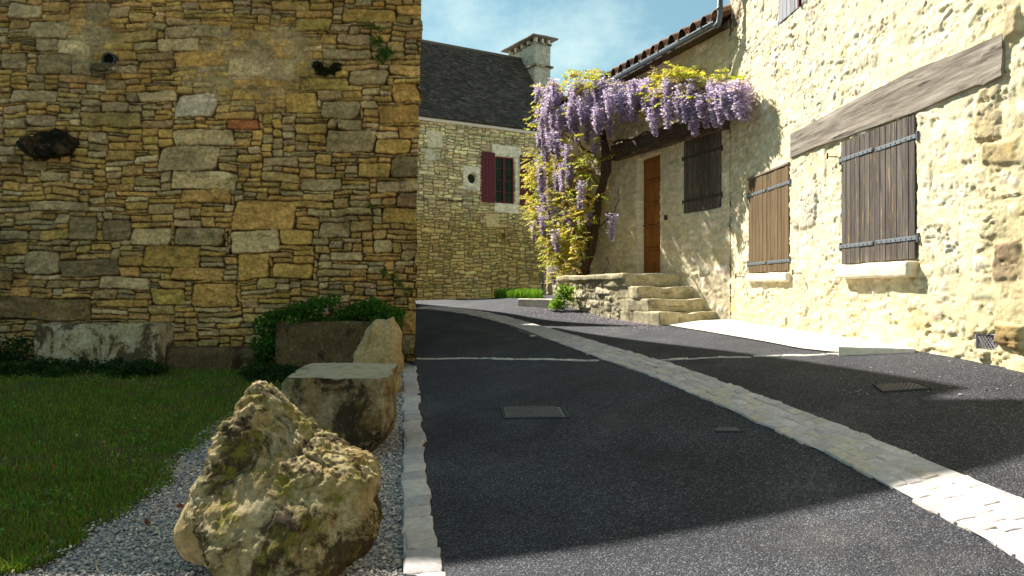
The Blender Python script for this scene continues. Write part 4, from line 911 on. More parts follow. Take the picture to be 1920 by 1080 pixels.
Fg += [(0, 11, 33, 22), (10, 32, 43, 21), tuple(range(11)), tuple(range(11, 22))]
gt = mesh_obj('gutter', Vg, Fg, M['zinc'], house, True)
for u in np.arange(0.3, ULEN, 0.75):
    V, Fc = tube([WD.P(u, EZ + - 0 + .03 + .077 * math.sin(t), .36 + .077 * math.cos(t)) for t in th2], .008, 5); mesh_obj('bracket', V, Fc, M['iron'], gt)
xg = WD.p3(1340, 50, .36); pz = [xg + np.array([-0.02, -.1, -.05]), xg + np.array([0.04, -.14, .02]), xg + np.array([.06, -.16, .15]), xg + np.array([.06, -.16, .9])]
V, Fc = tube(pz, .05, 12); dp = mesh_obj('downpipe', V, Fc, M['zinc'], house, True)
V, Fc = tube([pz[2] + np.array([0, 0, .1]), pz[2] + np.array([0, 0, .16])], .06, 12); mesh_obj('pipe_collar', V, Fc, M['zinc'], dp, True)
# corner downpipe at the far end of the wing
c = WD.p3(1018, 555, 0.10); c[2] = g1(c[0], c[1]) - .05
V, Fc = tube([c, c + [0, 0, 3.2], c + [0, 0, EZ - c[2] - .1]], .05, 12); dp = mesh_obj('downpipe', V, Fc, M['pipe'], house, True)
for z in (0.35, 2.2): V, Fc = tube([c + [0, 0, z], c + [0, 0, z + .06]], .062, 12); mesh_obj('pipe_collar', V, Fc, M['zinc'], dp, True)

# ================================================================== stone landing and steps
nW = WD.N; dW = WD.D; ang = math.atan2(dW[1], dW[0])
ter = empty('stone_steps', tuple(np.append(WD.P(2.5, 0, 1.0)[:2], 1.0)), 'worn stone steps and rubble landing leading up to the brown front door', 'steps')
ZT = WD.px(1200, 513, 0.9)[1]
outw = 1.25
su = [WD.px(1275, 520, 0.0)[0], WD.px(1301, 545)[0], WD.px(1322, 570)[0], WD.px(1344, 597)[0]]
print('ZT', ZT, 'su', su, 'ground', g1(*WD.P(su[3], 0, .6)[:2]))
zbase = g1(*WD.P(su[3], 0, .6)[:2]) - .05
stepz = [ZT, ZT - (ZT - zbase - .05) * .27, ZT - (ZT - zbase - .05) * .53, ZT - (ZT - zbase - .05) * .79]
lu1 = WD.px(1047, 520, outw)[0]
# landing face: rubble wall
WT = Wall(WD.P(0, 0, outw)[:2], dW, nW)
V, Fc, C, _ = masonry(WT, su[0] + 0.30, lu1, 0.8, ZT - .02, 0.022, 51, unit=(0.07, 0.055), palette=((.50, .44, .28), (.58, .51, .34), (.44, .38, .23)), mortar=(.40, .34, .21), mortar_fill=lambda U, V: np.full(U.shape, .6), joint=.003, rough=.016, soft=.03, depth=.03, bulge=.006, flake=.006, crease=.012, rnd=.012)
mesh_obj('landing_wall', V, Fc, M['wall_left'], ter, True, C)
WE = Wall(WD.P(lu1, 0, outw)[:2], -nW, dW)
V, Fc, C, _ = masonry(WE, 0, outw, 0.8, ZT - .02, 0.03, 52, unit=(0.07, 0.055), palette=((.50, .44, .28), (.58, .51, .34)), mortar=(.40, .34, .21), mortar_fill=lambda U, V: np.full(U.shape, .8), joint=.006, rough=.02, soft=.05)
mesh_obj('landing_end', V, Fc, M['wall_left'], ter, True, C)
def slab(u0, u1, o0, o1, z0, z1, seed, name, worn=0.0, mat=None):
    V, Fc = rbox((u1 - u0, o1 - o0, z1 - z0), 0.03, 34, 0.030, 3.2, seed, 5)
    if worn: V[:, 2] -= worn * np.exp(-((V[:, 1]) / ((o1 - o0) * .28)) ** 2) * (V[:, 2] > 0)
    C = np.tile((.50, .43, .27), (len(V), 1)) * (1 + .3 * fbm3(V[:, 0] * 4, V[:, 1] * 4, V[:, 2] * 8, seed, 3))[:, None]
    return mesh_obj(name, place(V, WD.P((u0 + u1) / 2, (z0 + z1) / 2, (o0 + o1) / 2), ang), Fc, mat or M['step'], ter, True, C)
slab(su[0] + .02, lu1 + .03, -.05, outw + .05, ZT - .12, ZT, 1, 'landing')
for k in range(4):
    zt_ = stepz[k]; zb2 = (stepz[k + 1] - .03) if k < 3 else zbase - .1
    slab(su[k], su[0] + .5 if k else su[0] + .9, -.02, outw + (.02 if k == 0 else 0.0), zb2 + .005, zt_ + (.004 if k == 0 else 0), 11 + k, 'step', worn=0.035 if k else .02)
V, Fc = prism([tuple(WD.P(u, 0, o_)[:2]) for u, o_ in ((su[0] + .3, 0), (su[0] + .3, outw - .06), (lu1 - .06, outw - .06), (lu1 - .06, 0))], .6, ZT - .1); mesh_obj('landing_fill', V, Fc, M['render'], ter)

# pale kerb and flower bed corner at the far end of the landing
k0 = px2g(976, 574); k1 = px2g(1046, 579)
V, Fc = rbox((np.linalg.norm((k1 - k0)[:2]), 0.22, 0.26), .02, 10, .008, 4, 2)
tag(mesh_obj('kerb_block', place(V, (k0 + k1) / 2 + [0, .1, .07], math.atan2(k1[1] - k0[1], k1[0] - k0[0])), Fc, M['kerbpale'], smooth=True), 'pale stone kerb block at the roadside by the far downpipe', 'kerb stone')

# ================================================================== manhole covers
def cover(pts, label, ridges=9):
    P = [px2g(*p) for p in pts]; c = sum(P) / 4; t = empty('manhole_cover', tuple(c), label, 'manhole cover')
    def gp(a, b, dz):
        q = (P[0] * (1 - a) + P[1] * a) * (1 - b) + (P[3] * (1 - a) + P[2] * a) * b; return (q[0], q[1], g1(q[0], q[1]) + dz)
    def quad(mb, a0, a1, b0, b1, z0, z1):
        V = [gp(a0, b0, z0), gp(a1, b0, z0), gp(a1, b1, z0), gp(a0, b1, z0), gp(a0, b0, z1), gp(a1, b0, z1), gp(a1, b1, z1), gp(a0, b1, z1)]
        mb.add(V, [(4, 5, 6, 7), (0, 1, 5, 4), (1, 2, 6, 5), (2, 3, 7, 6), (3, 0, 4, 7)])
    mb = MB(); quad(mb, .045, .955, .06, .94, -.01, .006)
    rng = random.Random(len(label))
    for i in range(ridges):
        for j in range(ridges):
            a = .07 + .86 * (i + (.5 if j % 2 else 0)) / (ridges + .5); b = .07 + .86 * j / ridges
            quad(mb, a, a + .86 / (ridges + .5) * .72, b, b + .86 / ridges * .6, .0065, .015)
    mb.obj('lid', M['manhole'], t)
    mb = MB()
    for (a0, a1, b0, b1) in ((0, 1, 0, .03), (0, 1, .97, 1), (0, .03, .031, .969), (.97, 1, .031, .969)): quad(mb, a0, a1, b0, b1, -.01, .014)
    mb.obj('frame', M['iron_dark'], t)
cover([(945, 787), (1068, 785), (1055, 763), (938, 763)], 'larger rectangular iron manhole cover in the shaded lane left of the cobbled gutter')
cover([(1655, 737), (1752, 731), (1715, 719), (1635, 722)], 'iron manhole cover at the edge of shade near the sunny wall')
cover([(1340, 812), (1392, 812), (1385, 803), (1340, 803)], 'small iron valve cover in the asphalt beside the cobbled gutter', 4)

# ================================================================== lawn, gravel, weeds
edge_px = [(-300, 1100), (-60, 1085), (60, 1065), (150, 1010), (250, 950), (325, 900), (330, 872), (370, 835), (420, 795), (475, 758), (540, 735), (590, 700), (610, 690)]
EP = np.array([px2g(*p)[:2] for p in edge_px]); EP = EP[np.argsort(EP[:, 1])]
print('lawn edge', EP.tolist())
def lawn_edge(y): return np.interp(y, EP[:, 1], EP[:, 0])
ly = np.arange(0.5, 12.2, .12); le = lawn_edge(ly) + 0.10 * fbm2(ly * 1.7, ly * 0, 5, 3)
loft('lawn', np.stack([np.full_like(ly, -11.0), ly], 1), np.stack([le, ly], 1), -0.004, M['soil'], n=60)

def leaflets(C, Nn, size, cols, r, asp=0.5, fold=0.25, droop=0.5):
    """one folded leaf per centre C with random directions; returns V,F,C"""
    n = len(C); d = r.normal(size=(n, 3)); d[:, 2] -= droop; d /= np.linalg.norm(d, axis=1, keepdims=True)
    u = np.cross(d, r.normal(size=(n, 3))); u /= np.linalg.norm(u, axis=1, keepdims=True); w = np.cross(d, u)
    s = (size * r.uniform(.6, 1.35, n))[:, None]
    A = C; T = C + d * s; Lf = C + d * s * .5 + u * s * asp * .5 + w * s * fold * .4; Rt = C + d * s * .5 - u * s * asp * .5 + w * s * fold * .4
    V = np.stack([A, Rt, T, Lf], 1).reshape(-1, 3); b = np.arange(n)[:, None] * 4
    Fc = np.concatenate([b + np.array([0, 1, 2]), b + np.array([0, 2, 3])])
    col = np.array(cols)[r.randint(0, len(cols), n)] * r.uniform(.7, 1.3, (n, 1)); return V, Fc, np.repeat(col, 4, 0)
rs = np.random.RandomState(3)
def blades(n, xy, hgt, wid, cols, seed, lean=0.5):
    r = np.random.RandomState(seed); X, Y = xy[:, 0], xy[:, 1]; n = len(X); Z = gh(X, Y)
    a = r.uniform(0, 2 * math.pi, n); h = hgt * r.uniform(.5, 1.4, n); w = wid * r.uniform(.6, 1.3, n); ln = r.uniform(0, lean, n) * h; la = r.uniform(0, 2 * math.pi, n)
    dx, dy = np.cos(a) * w / 2, np.sin(a) * w / 2; lx, ly_ = np.cos(la) * ln, np.sin(la) * ln
    V = np.stack([np.stack([X - dx, Y - dy, Z - .01], 1), np.stack([X + dx, Y + dy, Z - .01], 1),
                  np.stack([X + dx * .7 + lx * .35, Y + dy * .7 + ly_ * .35, Z + h * .6], 1), np.stack([X - dx * .7 + lx * .35, Y - dy * .7 + ly_ * .35, Z + h * .6], 1),
                  np.stack([X + lx, Y + ly_, Z + h], 1)], 1).reshape(-1, 3)
    b = np.arange(n)[:, None] * 5
    Fq = [tuple(f) for f in (b + np.array([0, 1, 2, 3])).tolist()] + [tuple(f) for f in (b + np.array([3, 2, 4])).tolist()]
    C = np.array(cols)[r.randint(0, len(cols), n)] * r.uniform(.7, 1.3, (n, 1)); return V, Fq, np.repeat(C, 5, 0)
def sample_lawn(n, y0, y1, seed, thin=True):
    r = np.random.RandomState(seed); Y = y0 + (y1 - y0) * r.rand(n) ** 1.3; X = -0.72 * Y - .2 + r.rand(n) * (lawn_edge(Y) + 0.72 * Y + .25)
    keep = X < lawn_edge(Y) + 0.10 * fbm2(Y * 1.7, Y * 0, 5, 3) + 0.30 * fbm2(X * 5, Y * 5, 8, 3)
    if thin: keep &= fbm2(X * 1.6, Y * 1.6, 12, 3) + r.uniform(-.5, .35, n) > -0.16
    return np.stack([X, Y], 1)[keep]
GC_ = ((0.13, 0.25, 0.015), (0.19, 0.29, 0.018), (0.08, 0.20, 0.012), (0.24, 0.27, 0.035), (0.20, 0.15, 0.05))
V1, F1, C1 = blades(0, sample_lawn(52000, 3.2, 11.6, 1), .038, .008, GC_, 2, 1.3)
V2, F2, C2 = blades(0, sample_lawn(2600, 3.4, 11, 4), .11, .005, ((0.09, 0.13, 0.02), (0.12, 0.13, 0.03), (.16, .12, .05)), 5, .5)
xy3 = sample_lawn(9000, 3.3, 11, 6, False); xy3 = xy3[fbm2(xy3[:, 0] * 2.2, xy3[:, 1] * 2.2, 21, 3) > 0.12]; V3, F3, C3 = blades(0, xy3, .075, .008, ((0.06, 0.14, 0.010), (0.08, 0.16, 0.012)), 7, .8)
mb = MB(); mb.add(V1, F1, C1); mb.add(V2, F2, C2); mb.add(V3, F3, C3)
xy4 = sample_lawn(2600, 3.3, 11, 16, False); xy4 = xy4[fbm2(xy4[:, 0] * 1.8, xy4[:, 1] * 1.8, 71, 3) > .05]; r_ = np.random.RandomState(17)
V4, F4, C4 = leaflets(np.column_stack([np.repeat(xy4, 5, 0) + r_.normal(size=(len(xy4) * 5, 2)) * .025, np.repeat(gh(xy4[:, 0], xy4[:, 1]), 5) + r_.uniform(.01, .05, len(xy4) * 5)]), None, .026, ((.08, .19, .02), (.12, .24, .03), (.17, .24, .04)), r_, .9, .2, -.2); mb.add(V4, F4, C4)
tag(mb.obj('grass', M['grass'], None, False, True), 'short patchy green lawn in front of the barn wall', 'grass', kind='stuff')

r_ = np.random.RandomState(19); n_ = 60; ly_ = 3.4 + r_.rand(n_) * 5; lx_ = lawn_edge(ly_) + r_.uniform(-1.6, .5, n_)
V4, F4, C4 = leaflets(np.column_stack([lx_, ly_, gh(lx_, ly_) + .035]), None, .05, ((.30, .07, .03), (.34, .18, .06), (.5, .42, .25)), r_, .7, .3, 0)
tag(mesh_obj('fallen_leaves', V4, F4, M['leaf'], None, False, C4), 'scattered dry brown and red leaves on the lawn edge', 'leaves', kind='stuff')
# gravel stones
def scatter_gravel(n, seed):
    r = np.random.RandomState(seed); Y = 3.0 + 8.2 * r.rand(n) ** 1.9; lo = np.maximum(lawn_edge(Y) - .12, -.75 * Y - .3); hi = fKL(Y)
    X = lo + (hi - lo) * r.rand(n); return X, Y
nG = 46000; X, Y = scatter_gravel(nG, 7); r = np.random.RandomState(9)
ico = np.array([(0, 0, 1), (.89, 0, .45), (.28, .85, .45), (-.72, .53, .45), (-.72, -.53, .45), (.28, -.85, .45), (.72, .53, -.45), (-.28, .85, -.45), (-.89, 0, -.45), (-.28, -.85, -.45), (.72, -.53, -.45), (0, 0, -1)])
icf = np.array([(0, 1, 2), (0, 2, 3), (0, 3, 4), (0, 4, 5), (0, 5, 1), (1, 6, 2), (2, 7, 3), (3, 8, 4), (4, 9, 5), (5, 10, 1), (6, 7, 2), (7, 8, 3), (8, 9, 4), (9, 10, 5), (10, 6, 1)])
s = r.lognormal(math.log(.0068), .40, nG) * (0.85 + 0.09 * np.clip(Y - 4, 0, 6)); an = r.uniform(0, 6.28, nG); el = r.uniform(.5, 1.0, nG); fl_ = r.uniform(.35, .7, nG)
P = ico[None, :11] * (1 + r.uniform(-.28, .28, (nG, 11, 1))); P = P * np.stack([np.ones(nG), el, fl_], 1)[:, None, :] * s[:, None, None]
tx = r.uniform(-.4, .4, nG)[:, None]; P[:, :, 2] += P[:, :, 0] * tx
ca, sa = np.cos(an)[:, None], np.sin(an)[:, None]; Px = P[:, :, 0] * ca - P[:, :, 1] * sa; Py = P[:, :, 0] * sa + P[:, :, 1] * ca
Zg = gh(X, Y); V = np.stack([Px + X[:, None], Py + Y[:, None], P[:, :, 2] + (Zg + s * .25 - .018 + .010)[:, None]], -1).reshape(-1, 3)
pal = np.array([(.47, .41, .36), (.56, .49, .41), (.37, .34, .33), (.48, .40, .31), (.66, .58, .48), (.42, .39, .40)]); Cg = pal[r.randint(0, 6, nG)] * r.uniform(.75, 1.2, (nG, 1))
tag(mesh_obj('gravel', V, (icf[None] + np.arange(nG)[:, None, None] * 11).reshape(-1, 3), M['gravel'], None, False, np.repeat(Cg, 11, 0), origin=(0, 0, 0)), 'grey angular gravel around the boulders', 'gravel', kind='stuff')

# ================================================================== rocks
def icosphere(sub):
    import bmesh
    bm = bmesh.new(); bmesh.ops.create_icosphere(bm, subdivisions=sub, radius=1); V = np.array([v.co[:] for v in bm.verts]); Fc = np.array([[v.index for v in f.verts] for f in bm.faces]); bm.free(); return V, Fc
def silhouette_rock(pts, Yc, depth, cen, seed, sub=7, lean=0.0, noise_amp=(.05, .02), yaw=0.0, flat_top=None, facet=0.75, prof=None, taper=0.35):
    """rock whose outline, seen along +Y from the road, follows the given metres (x,z) polygon"""
    S, Fc = icosphere(sub)
    P = np.array(pts, float) - np.array(cen); an = np.arctan2(P[:, 1], P[:, 0]); ra = np.hypot(P[:, 0], P[:, 1]); o = np.argsort(an)
    an = np.concatenate([an[o] - 2 * math.pi, an[o], an[o] + 2 * math.pi]); ra = np.tile(ra[o], 3)
    th_ = np.arctan2(S[:, 2], S[:, 0]); R = np.interp(th_, an, ra); cphi = np.hypot(S[:, 0], S[:, 2])
    cph = np.sign(cphi) * np.abs(cphi) ** facet; sph = np.sign(S[:, 1]) * np.abs(S[:, 1]) ** facet
    X = R * np.cos(th_) * cph; Z = R * np.sin(th_) * cph; Y = depth * sph * (1 - taper * np.clip(Z / R.max(), 0, 1))
    Y = Y + lean * np.clip(Z + .3, 0, 2)
    if prof is not None:
        tz = np.clip((Z - P[:, 1].min()) / (P[:, 1].max() - P[:, 1].min()), 0, 1); Y = prof[0] + (prof[1] - prof[0]) * tz + (prof[2] + (prof[3] - prof[2]) * tz) * sph; Y = Y - Yc
    V = np.stack([X, Y, Z], 1)
    n = np.stack([S[:, 0], S[:, 1], S[:, 2]], 1)
    a = fbm3(V[:, 0] * 2.2, V[:, 1] * 2.2, V[:, 2] * 2.2, seed, 3); b = 1 - 2 * np.abs(fbm3(V[:, 0] * 4.5, V[:, 1] * 4.5, V[:, 2] * 4.5, seed + 7, 5, .6)); c = fbm3(V[:, 0] * 16, V[:, 1] * 16, V[:, 2] * 16, seed + 9, 4, .6)
    cr1 = np.exp(-(fbm3(V[:, 0] * 2.6, V[:, 1] * 2.6, V[:, 2] * 2.0, seed + 21, 3) / .045) ** 2); cr2 = np.exp(-(fbm3(V[:, 0] * 6, V[:, 1] * 6, V[:, 2] * 4, seed + 25, 3) / .05) ** 2)
    fine = fbm3(V[:, 0] * 42, V[:, 1] * 42, V[:, 2] * 42, seed + 29, 3, .7); pl_ = np.clip(fbm3(V[:, 0] * 4, V[:, 1] * 4, V[:, 2] * 4, seed + 31, 2) * 3, -.5, .5)
    V = V + n * (a * noise_amp[0] * .9 + pl_ * noise_amp[0] * .7 - cr1 * noise_amp[0] * .5 - cr2 * noise_amp[0] * .35 + c * noise_amp[1] + fine * noise_amp[1] * .45)[:, None]
    V[:, 0] += cen[0]; V[:, 2] += cen[1]; V[:, 1] += Yc
    return V, Fc
def mpx(pts, Y): return [((x - CX) / F * Y, EYE - (y - HZ) / F * Y) for x, y in pts]
# foreground boulder
YB = 4.3
def mpxv(pts, ya, Ya, yb, Yb): return [((x - CX) / F * (Ya + (Yb - Ya) * (y - ya) / (yb - ya)), EYE - (y - HZ) / F * (Ya + (Yb - Ya) * (y - ya) / (yb - ya))) for x, y in pts]
pb = mpxv([(482, 708), (496, 703), (520, 722), (560, 762), (600, 797), (650, 838), (693, 862), (708, 885), (700, 930), (708, 985), (690, 1030), (645, 1068), (580, 1095), (510, 1098), (450, 1070), (415, 1030), (400, 985), (380, 940), (398, 890), (415, 858), (433, 800), (457, 750)], 718, 4.65, 1110, 4.0)
V, Fc = silhouette_rock(pb, YB, .42, ((540 - CX) / F * YB, EYE - (940 - HZ) / F * YB), 3, 7, 0.0, (.046, .032), facet=.62, prof=(4.0, 4.62, .46, .10))
tag(mesh_obj('boulder', V, Fc, M['rock_big'], None, True), 'big sunlit mossy boulder with a pointed top in the foreground gravel', 'boulder')
pb = mpx([(345, 985), (350, 950), (380, 915), (420, 895), (450, 930), (460, 990), (440, 1040), (400, 1048), (360, 1030)], YB + .1)
V, Fc = silhouette_rock(pb, YB + .05, .24, ((400 - CX) / F * (YB + .1), EYE - (980 - HZ) / F * (YB + .1)), 13, 5, .1, (.03, .012))
tag(mesh_obj('rock', V, Fc, M['rock_pale'], None, True), 'small rounded mossy rock leaning on the left foot of the foreground boulder', 'rock')
# flat topped rock
YM = 7.1
pm = mpx([(556, 690), (570, 676), (640, 671), (720, 674), (738, 684), (736, 740), (733, 800), (715, 830), (650, 860), (600, 850), (565, 810), (556, 760)], YM)
V, Fc = silhouette_rock(pm, YM, .48, ((648 - CX) / F * YM, EYE - (765 - HZ) / F * YM), 23, 6, 0.0, (.045, .015), facet=.32, taper=.05)
zt_ = EYE - (700 - HZ) / F * (YM - .3); V[:, 2] = np.minimum(V[:, 2], zt_ + .015 * fbm3(V[:, 0] * 5, V[:, 1] * 5, V[:, 2] * 0, 3, 3) + 0.06 * (V[:, 1] - YM))
tag(mesh_obj('boulder', V, Fc, M['rock_mid'], None, True), 'squat flat topped dark rock in the middle between foreground boulder and planter', 'boulder')
YP = 9.6
pp = mpx([(664, 672), (684, 632), (694, 610), (705, 599), (722, 602), (735, 596), (746, 615), (748, 660), (745, 705), (747, 740), (700, 765), (665, 745), (655, 700)], YP)
V, Fc = silhouette_rock(pp, YP, .3, ((705 - CX) / F * YP, EYE - (685 - HZ) / F * YP), 33, 6, 0.05, (.04, .012), facet=.6)
tag(mesh_obj('boulder', V, Fc, M['rock_pale'], None, True), 'upright ochre rock standing at the right end of the stone trough', 'boulder')
# stone blocks by the wall
def blk(px0, px1, ytop, ybot, Y, dep, mat, name, label, cat, seed, rz=0.0, disp=.035, rr_=.05):
    w = (px1 - px0) / F * Y; h = (ybot - ytop) / F * Y; V, Fc = rbox((w, dep, h + .15), rr_, 44, disp, 1.8, seed, 5)
    V = place(V, ((((px0 + px1) / 2 - CX) / F) * Y, Y + dep / 2, EYE - (ytop - HZ) / F * Y - (h + .15) / 2), rz)
    return tag(mesh_obj(name, V, Fc, mat, None, True), label, cat)
blk(64, 296, 607, 685, 11.1, .55, M['rock_block'], 'stone_block', 'long pale lichen spotted stone block lying against the barn wall', 'stone block', 3, 0.04)
blk(300, 490, 652, 700, 11.3, .5, M['rock_trough'], 'stone_slab', 'low dark mossy slab between the pale block and the trough', 'stone slab', 5, 0, .05, .12)
# trough
tr = empty('planter', ((630 - CX) / F * 11.0, 11.2, .4), 'dark brown stone trough planted with bushy green geraniums', 'planter')
Yt = 10.95; x0, x1 = (516 - CX) / F * Yt, (742 - CX) / F * Yt; zt_ = EYE - (603 - HZ) / F * Yt; mb = MB()
for (a, b, c, d, e, f) in ((x0, x1, Yt, Yt + .13, .25, zt_), (x0, x1, Yt + .62, Yt + .75, .25, zt_), (x0, x0 + .13, Yt + .1, Yt + .65, .25, zt_), (x1 - .13, x1, Yt + .1, Yt + .65, .25, zt_)):
    V, Fc = rbox((b - a, d - c, f - e), .03, 30, .012, 3, 4, 3); mb.add(place(V, ((a + b) / 2, (c + d) / 2, (e + f) / 2)), Fc)
mb.obj('trough', M['rock_trough'], tr, True)
mesh_obj('soil', [(x0 + .1, Yt + .1, zt_ - .08), (x1 - .1, Yt + .1, zt_ - .08), (x1 - .1, Yt + .65, zt_ - .08), (x0 + .1, Yt + .65, zt_ - .08)], [(0, 1, 2, 3)], M['soil'], tr)

# ================================================================== leafy things
def clump(centers, radii, n_per, size, cols, seed, droop=.2, asp=.6):
    r = np.random.RandomState(seed); C = []
    for c, rad in zip(centers, radii):
        k = int(n_per); q = r.normal(size=(k, 3)); q /= np.linalg.norm(q, axis=1, keepdims=True); q *= (r.uniform(.25, 1, k) ** .5)[:, None]; C.append(np.array(c) + q * np.array(rad))
    return leaflets(np.concatenate(C), None, size, cols, r, asp, .3, droop)
GRN = ((0.045, 0.13, 0.012), (0.06, 0.17, 0.015), (0.03, 0.09, 0.01), (0.08, 0.19, 0.02))
r = np.random.RandomState(5); cs = []; rd = []
for k in range(46):
    x = r.uniform(505, 745); top = 560 + 25 * abs((x - 640) / 110) ** 1.5; y = r.uniform(min(top, 598), 606); Yq = r.uniform(10.85, 11.6); cs.append(((x - CX) / F * Yq, Yq, EYE - (y - HZ) / F * Yq)); rd.append((.16, .14, .10))
for k in range(14): x = r.uniform(480, 520); y = r.uniform(590, 690); Yq = r.uniform(11.0, 11.5); cs.append(((x - CX) / F * Yq, Yq, EYE - (y - HZ) / F * Yq)); rd.append((.13, .12, .12))
V, Fc, C = clump(cs, rd, 130, .045, GRN, 6, 0.0, .9)
mesh_obj('foliage', V, Fc, M['leaf'], tr, False, C)
cs = [((x - CX) / F * 10.8, 10.8, EYE - (y - HZ) / F * 10.8) for x, y in ((574, 563), (660, 558), (690, 562), (612, 580))]
for c_ in cs: V, Fc, C = clump([c_], [(.02,) * 3], 8, .03, ((.6, .3, .5),), 9); mesh_obj('flower', V, Fc, M['petal'], tr, False, C)
# ivy strip of weeds at the wall foot on the left
cs = []; rd = []
for k in range(110):
    x = r.uniform(-60, 300) if k < 80 else r.uniform(470, 560); Yq = r.uniform(10.4, 11.2) if k < 80 else r.uniform(10.3, 10.9); X_ = (x - CX) / F * Yq; cs.append((X_, Yq, g1(X_, Yq) + r.uniform(.02, .14))); rd.append((.17, .14, .07))
for k in range(22):
    x = r.uniform(-80, 62); Yq = r.uniform(11.3, 11.8); X_ = (x - CX) / F * Yq; cs.append((X_, Yq, g1(X_, Yq) + r.uniform(.05, .35))); rd.append((.2, .14, .12))
V, Fc, C = clump(cs, rd, 80, .04, ((0.02, 0.06, 0.010), (0.03, 0.08, 0.012), (0.015, 0.04, 0.008)), 16, 0.0, .9)
tag(mesh_obj('ground_cover', V, Fc, M['leaf'], None, False, C), 'dark low leafy weeds along the foot of the barn wall', 'weeds', kind='stuff')
def tuft(name, label, pts, W, n, size, cols, seed, rad=(.1, .06, .1), off=.06, group=None):
    cs = [W.p3(x, y, off) for x, y in pts]; V, Fc, C = clump(cs, [rad] * len(cs), n, size, cols, seed, .5, .5)
    return tag(mesh_obj(name, V, Fc, M['leaf'], None, False, C), label, 'wall plant', group)
tuft('wall_fern', 'small green fern growing high on the barn wall near its right edge', [(720, 95), (715, 105), (728, 100), (706, 75)], WA, 90, .05, GRN, 31)
tuft('wall_fern', 'faint green tuft in the barn wall just above the high fern', [(700, 50), (712, 54), (690, 45)], WA, 30, .04, GRN, 32, (.08, .04, .05))
tuft('wall_fern', 'leafy tuft rooted low in the barn wall above the planter', [(722, 510), (735, 520), (765, 545), (750, 530)], WA, 60, .04, GRN, 33, (.08, .05, .08))
tuft('wall_moss', 'nearly black moss cushion high in the middle of the barn wall', [(600, 130), (608, 133), (630, 124), (595, 122), (625, 130)], WA, 500, .03, ((.03, .028, .01), (.05, .045, .015)), 34, (.09, .05, .08), .02)
tuft('wall_moss', 'small dark moss spot on the barn wall at mid height', [(690, 385), (700, 388)], WA, 60, .03, GRN, 36, (.1, .03, .03), .02)
# green plant at the foot of the landing
base = px2g(1052, 580); r = np.random.RandomState(9); cs = [(base[0] + r.uniform(-.18, .2), base[1] - .1 + r.uniform(-.1, .1), base[2] + z) for z in np.linspace(.08, .5, 16)]
V, Fc, C = clump(cs, [(.09, .08, .07)] * 16, 26, .09, ((.22, .38, .03), (.30, .46, .04), (.15, .28, .03)), 41, .3, .6)
pl = empty('leafy_plant', tuple(base), 'bright green leafy plant at the left foot of the stone landing', 'plant'); mesh_obj('foliage', V, Fc, M['leaf'], pl, False, C)
mb = MB()
for k in range(4): mb.add(*tube([base + [r.uniform(-.05, .05), 0, -.02], base + [r.uniform(-.12, .12), 0, .3], base + [r.uniform(-.2, .2), -.05, .55]], [.014, .01, .005], 6))
mb.obj('stem', M['bark'], pl)
# sunlit grass bank by the far downpipe
n = 5200; r = np.random.RandomState(12); a = px2g(928, 559); b = px2g(1016, 563); t = r.rand(n); sx = a[0] + (b[0] - a[0]) * t; sy = a[1] + (b[1] - a[1]) * t + r.rand(n) * 1.6
V, Fq, C = blades(n, np.stack([sx, sy], 1), .17, .025, ((.16, .32, .02), (.20, .38, .03), (.12, .24, .02)), 13, .7); V[:, 2] += np.repeat(.02 + .28 * t * np.clip((sy - a[1]), 0, 1.2), 5)
tag(mesh_obj('verge_grass', V, Fq, M['grass'], None, False, C), 'bright sunlit grass verge at the foot of the far house', 'grass', kind='stuff')

# ================================================================== wisteria
wb = WD.p3(1092, 516, .55); wb[2] = ZT - .03
wis = empty('wisteria', tuple(wb), 'flowering wisteria with purple racemes trained up the wall beside and over the door', 'climbing plant')
def wpt(x, y, off): return WD.p3(x, y, off)
rt = np.random.RandomState(77)
def limb(pts, r0, r1, wob=.03, n=26, tw=0.0):
    P = np.array(pts); s = np.concatenate([[0], np.cumsum(np.linalg.norm(np.diff(P, axis=0), axis=1))]); t = np.linspace(0, s[-1], n)
    Q = np.stack([np.interp(t, s, P[:, k]) for k in range(3)], 1)
    for _ in range(2): Q[1:-1] = (Q[:-2] + 2 * Q[1:-1] + Q[2:]) / 4
    sd_ = rt.randint(0, 9999); Q[1:-1] += np.stack([fbm3(t[1:-1] * 2.2, 0, k * 3.3, sd_, 3) for k in range(3)], 1) * wob
    rr_ = np.linspace(r0, r1, n) * (1 + .25 * fbm3(t * 5, 0, 0, sd_ + 1, 2)); return tube(Q, rr_, 8)
mb = MB()
main = [wpt(1092, 520, .55), wpt(1108, 480, .5), wpt(1112, 440, .45), wpt(1122, 390, .4), wpt(1132, 340, .38), wpt(1138, 290, .36), wpt(1130, 240, .36), wpt(1125, 205, .4)]
mb.add(*limb(main, .10, .055, .06)); main2 = [p + np.array([-.09, -.03, 0]) for p in main]; mb.add(*limb(main2, .07, .04, .12)); mb.add(*limb([p + np.array([.05, -.08, 0]) for p in main], .05, .03, .14))
mb.obj('trunk', M['bark'], wis, True)
mb = MB()
hor = [wpt(1130, 300, .36), wpt(1150, 285, .34), wpt(1200, 275, .34), wpt(1260, 258, .32), wpt(1320, 240, .3), wpt(1395, 205, .28)]
mb.add(*limb(hor, .055, .02, .07)); mb.add(*limb([p + np.array([0, -.06, -.05]) for p in hor], .04, .015, .12)); mb.add(*limb([p + np.array([0, 0, .22]) for p in hor[1:]], .03, .012, .12))
mb.add(*limb([wpt(1125, 205, .4), wpt(1180, 180, .5), wpt(1260, 170, .5), wpt(1390, 160, .4)], .04, .012, .1))
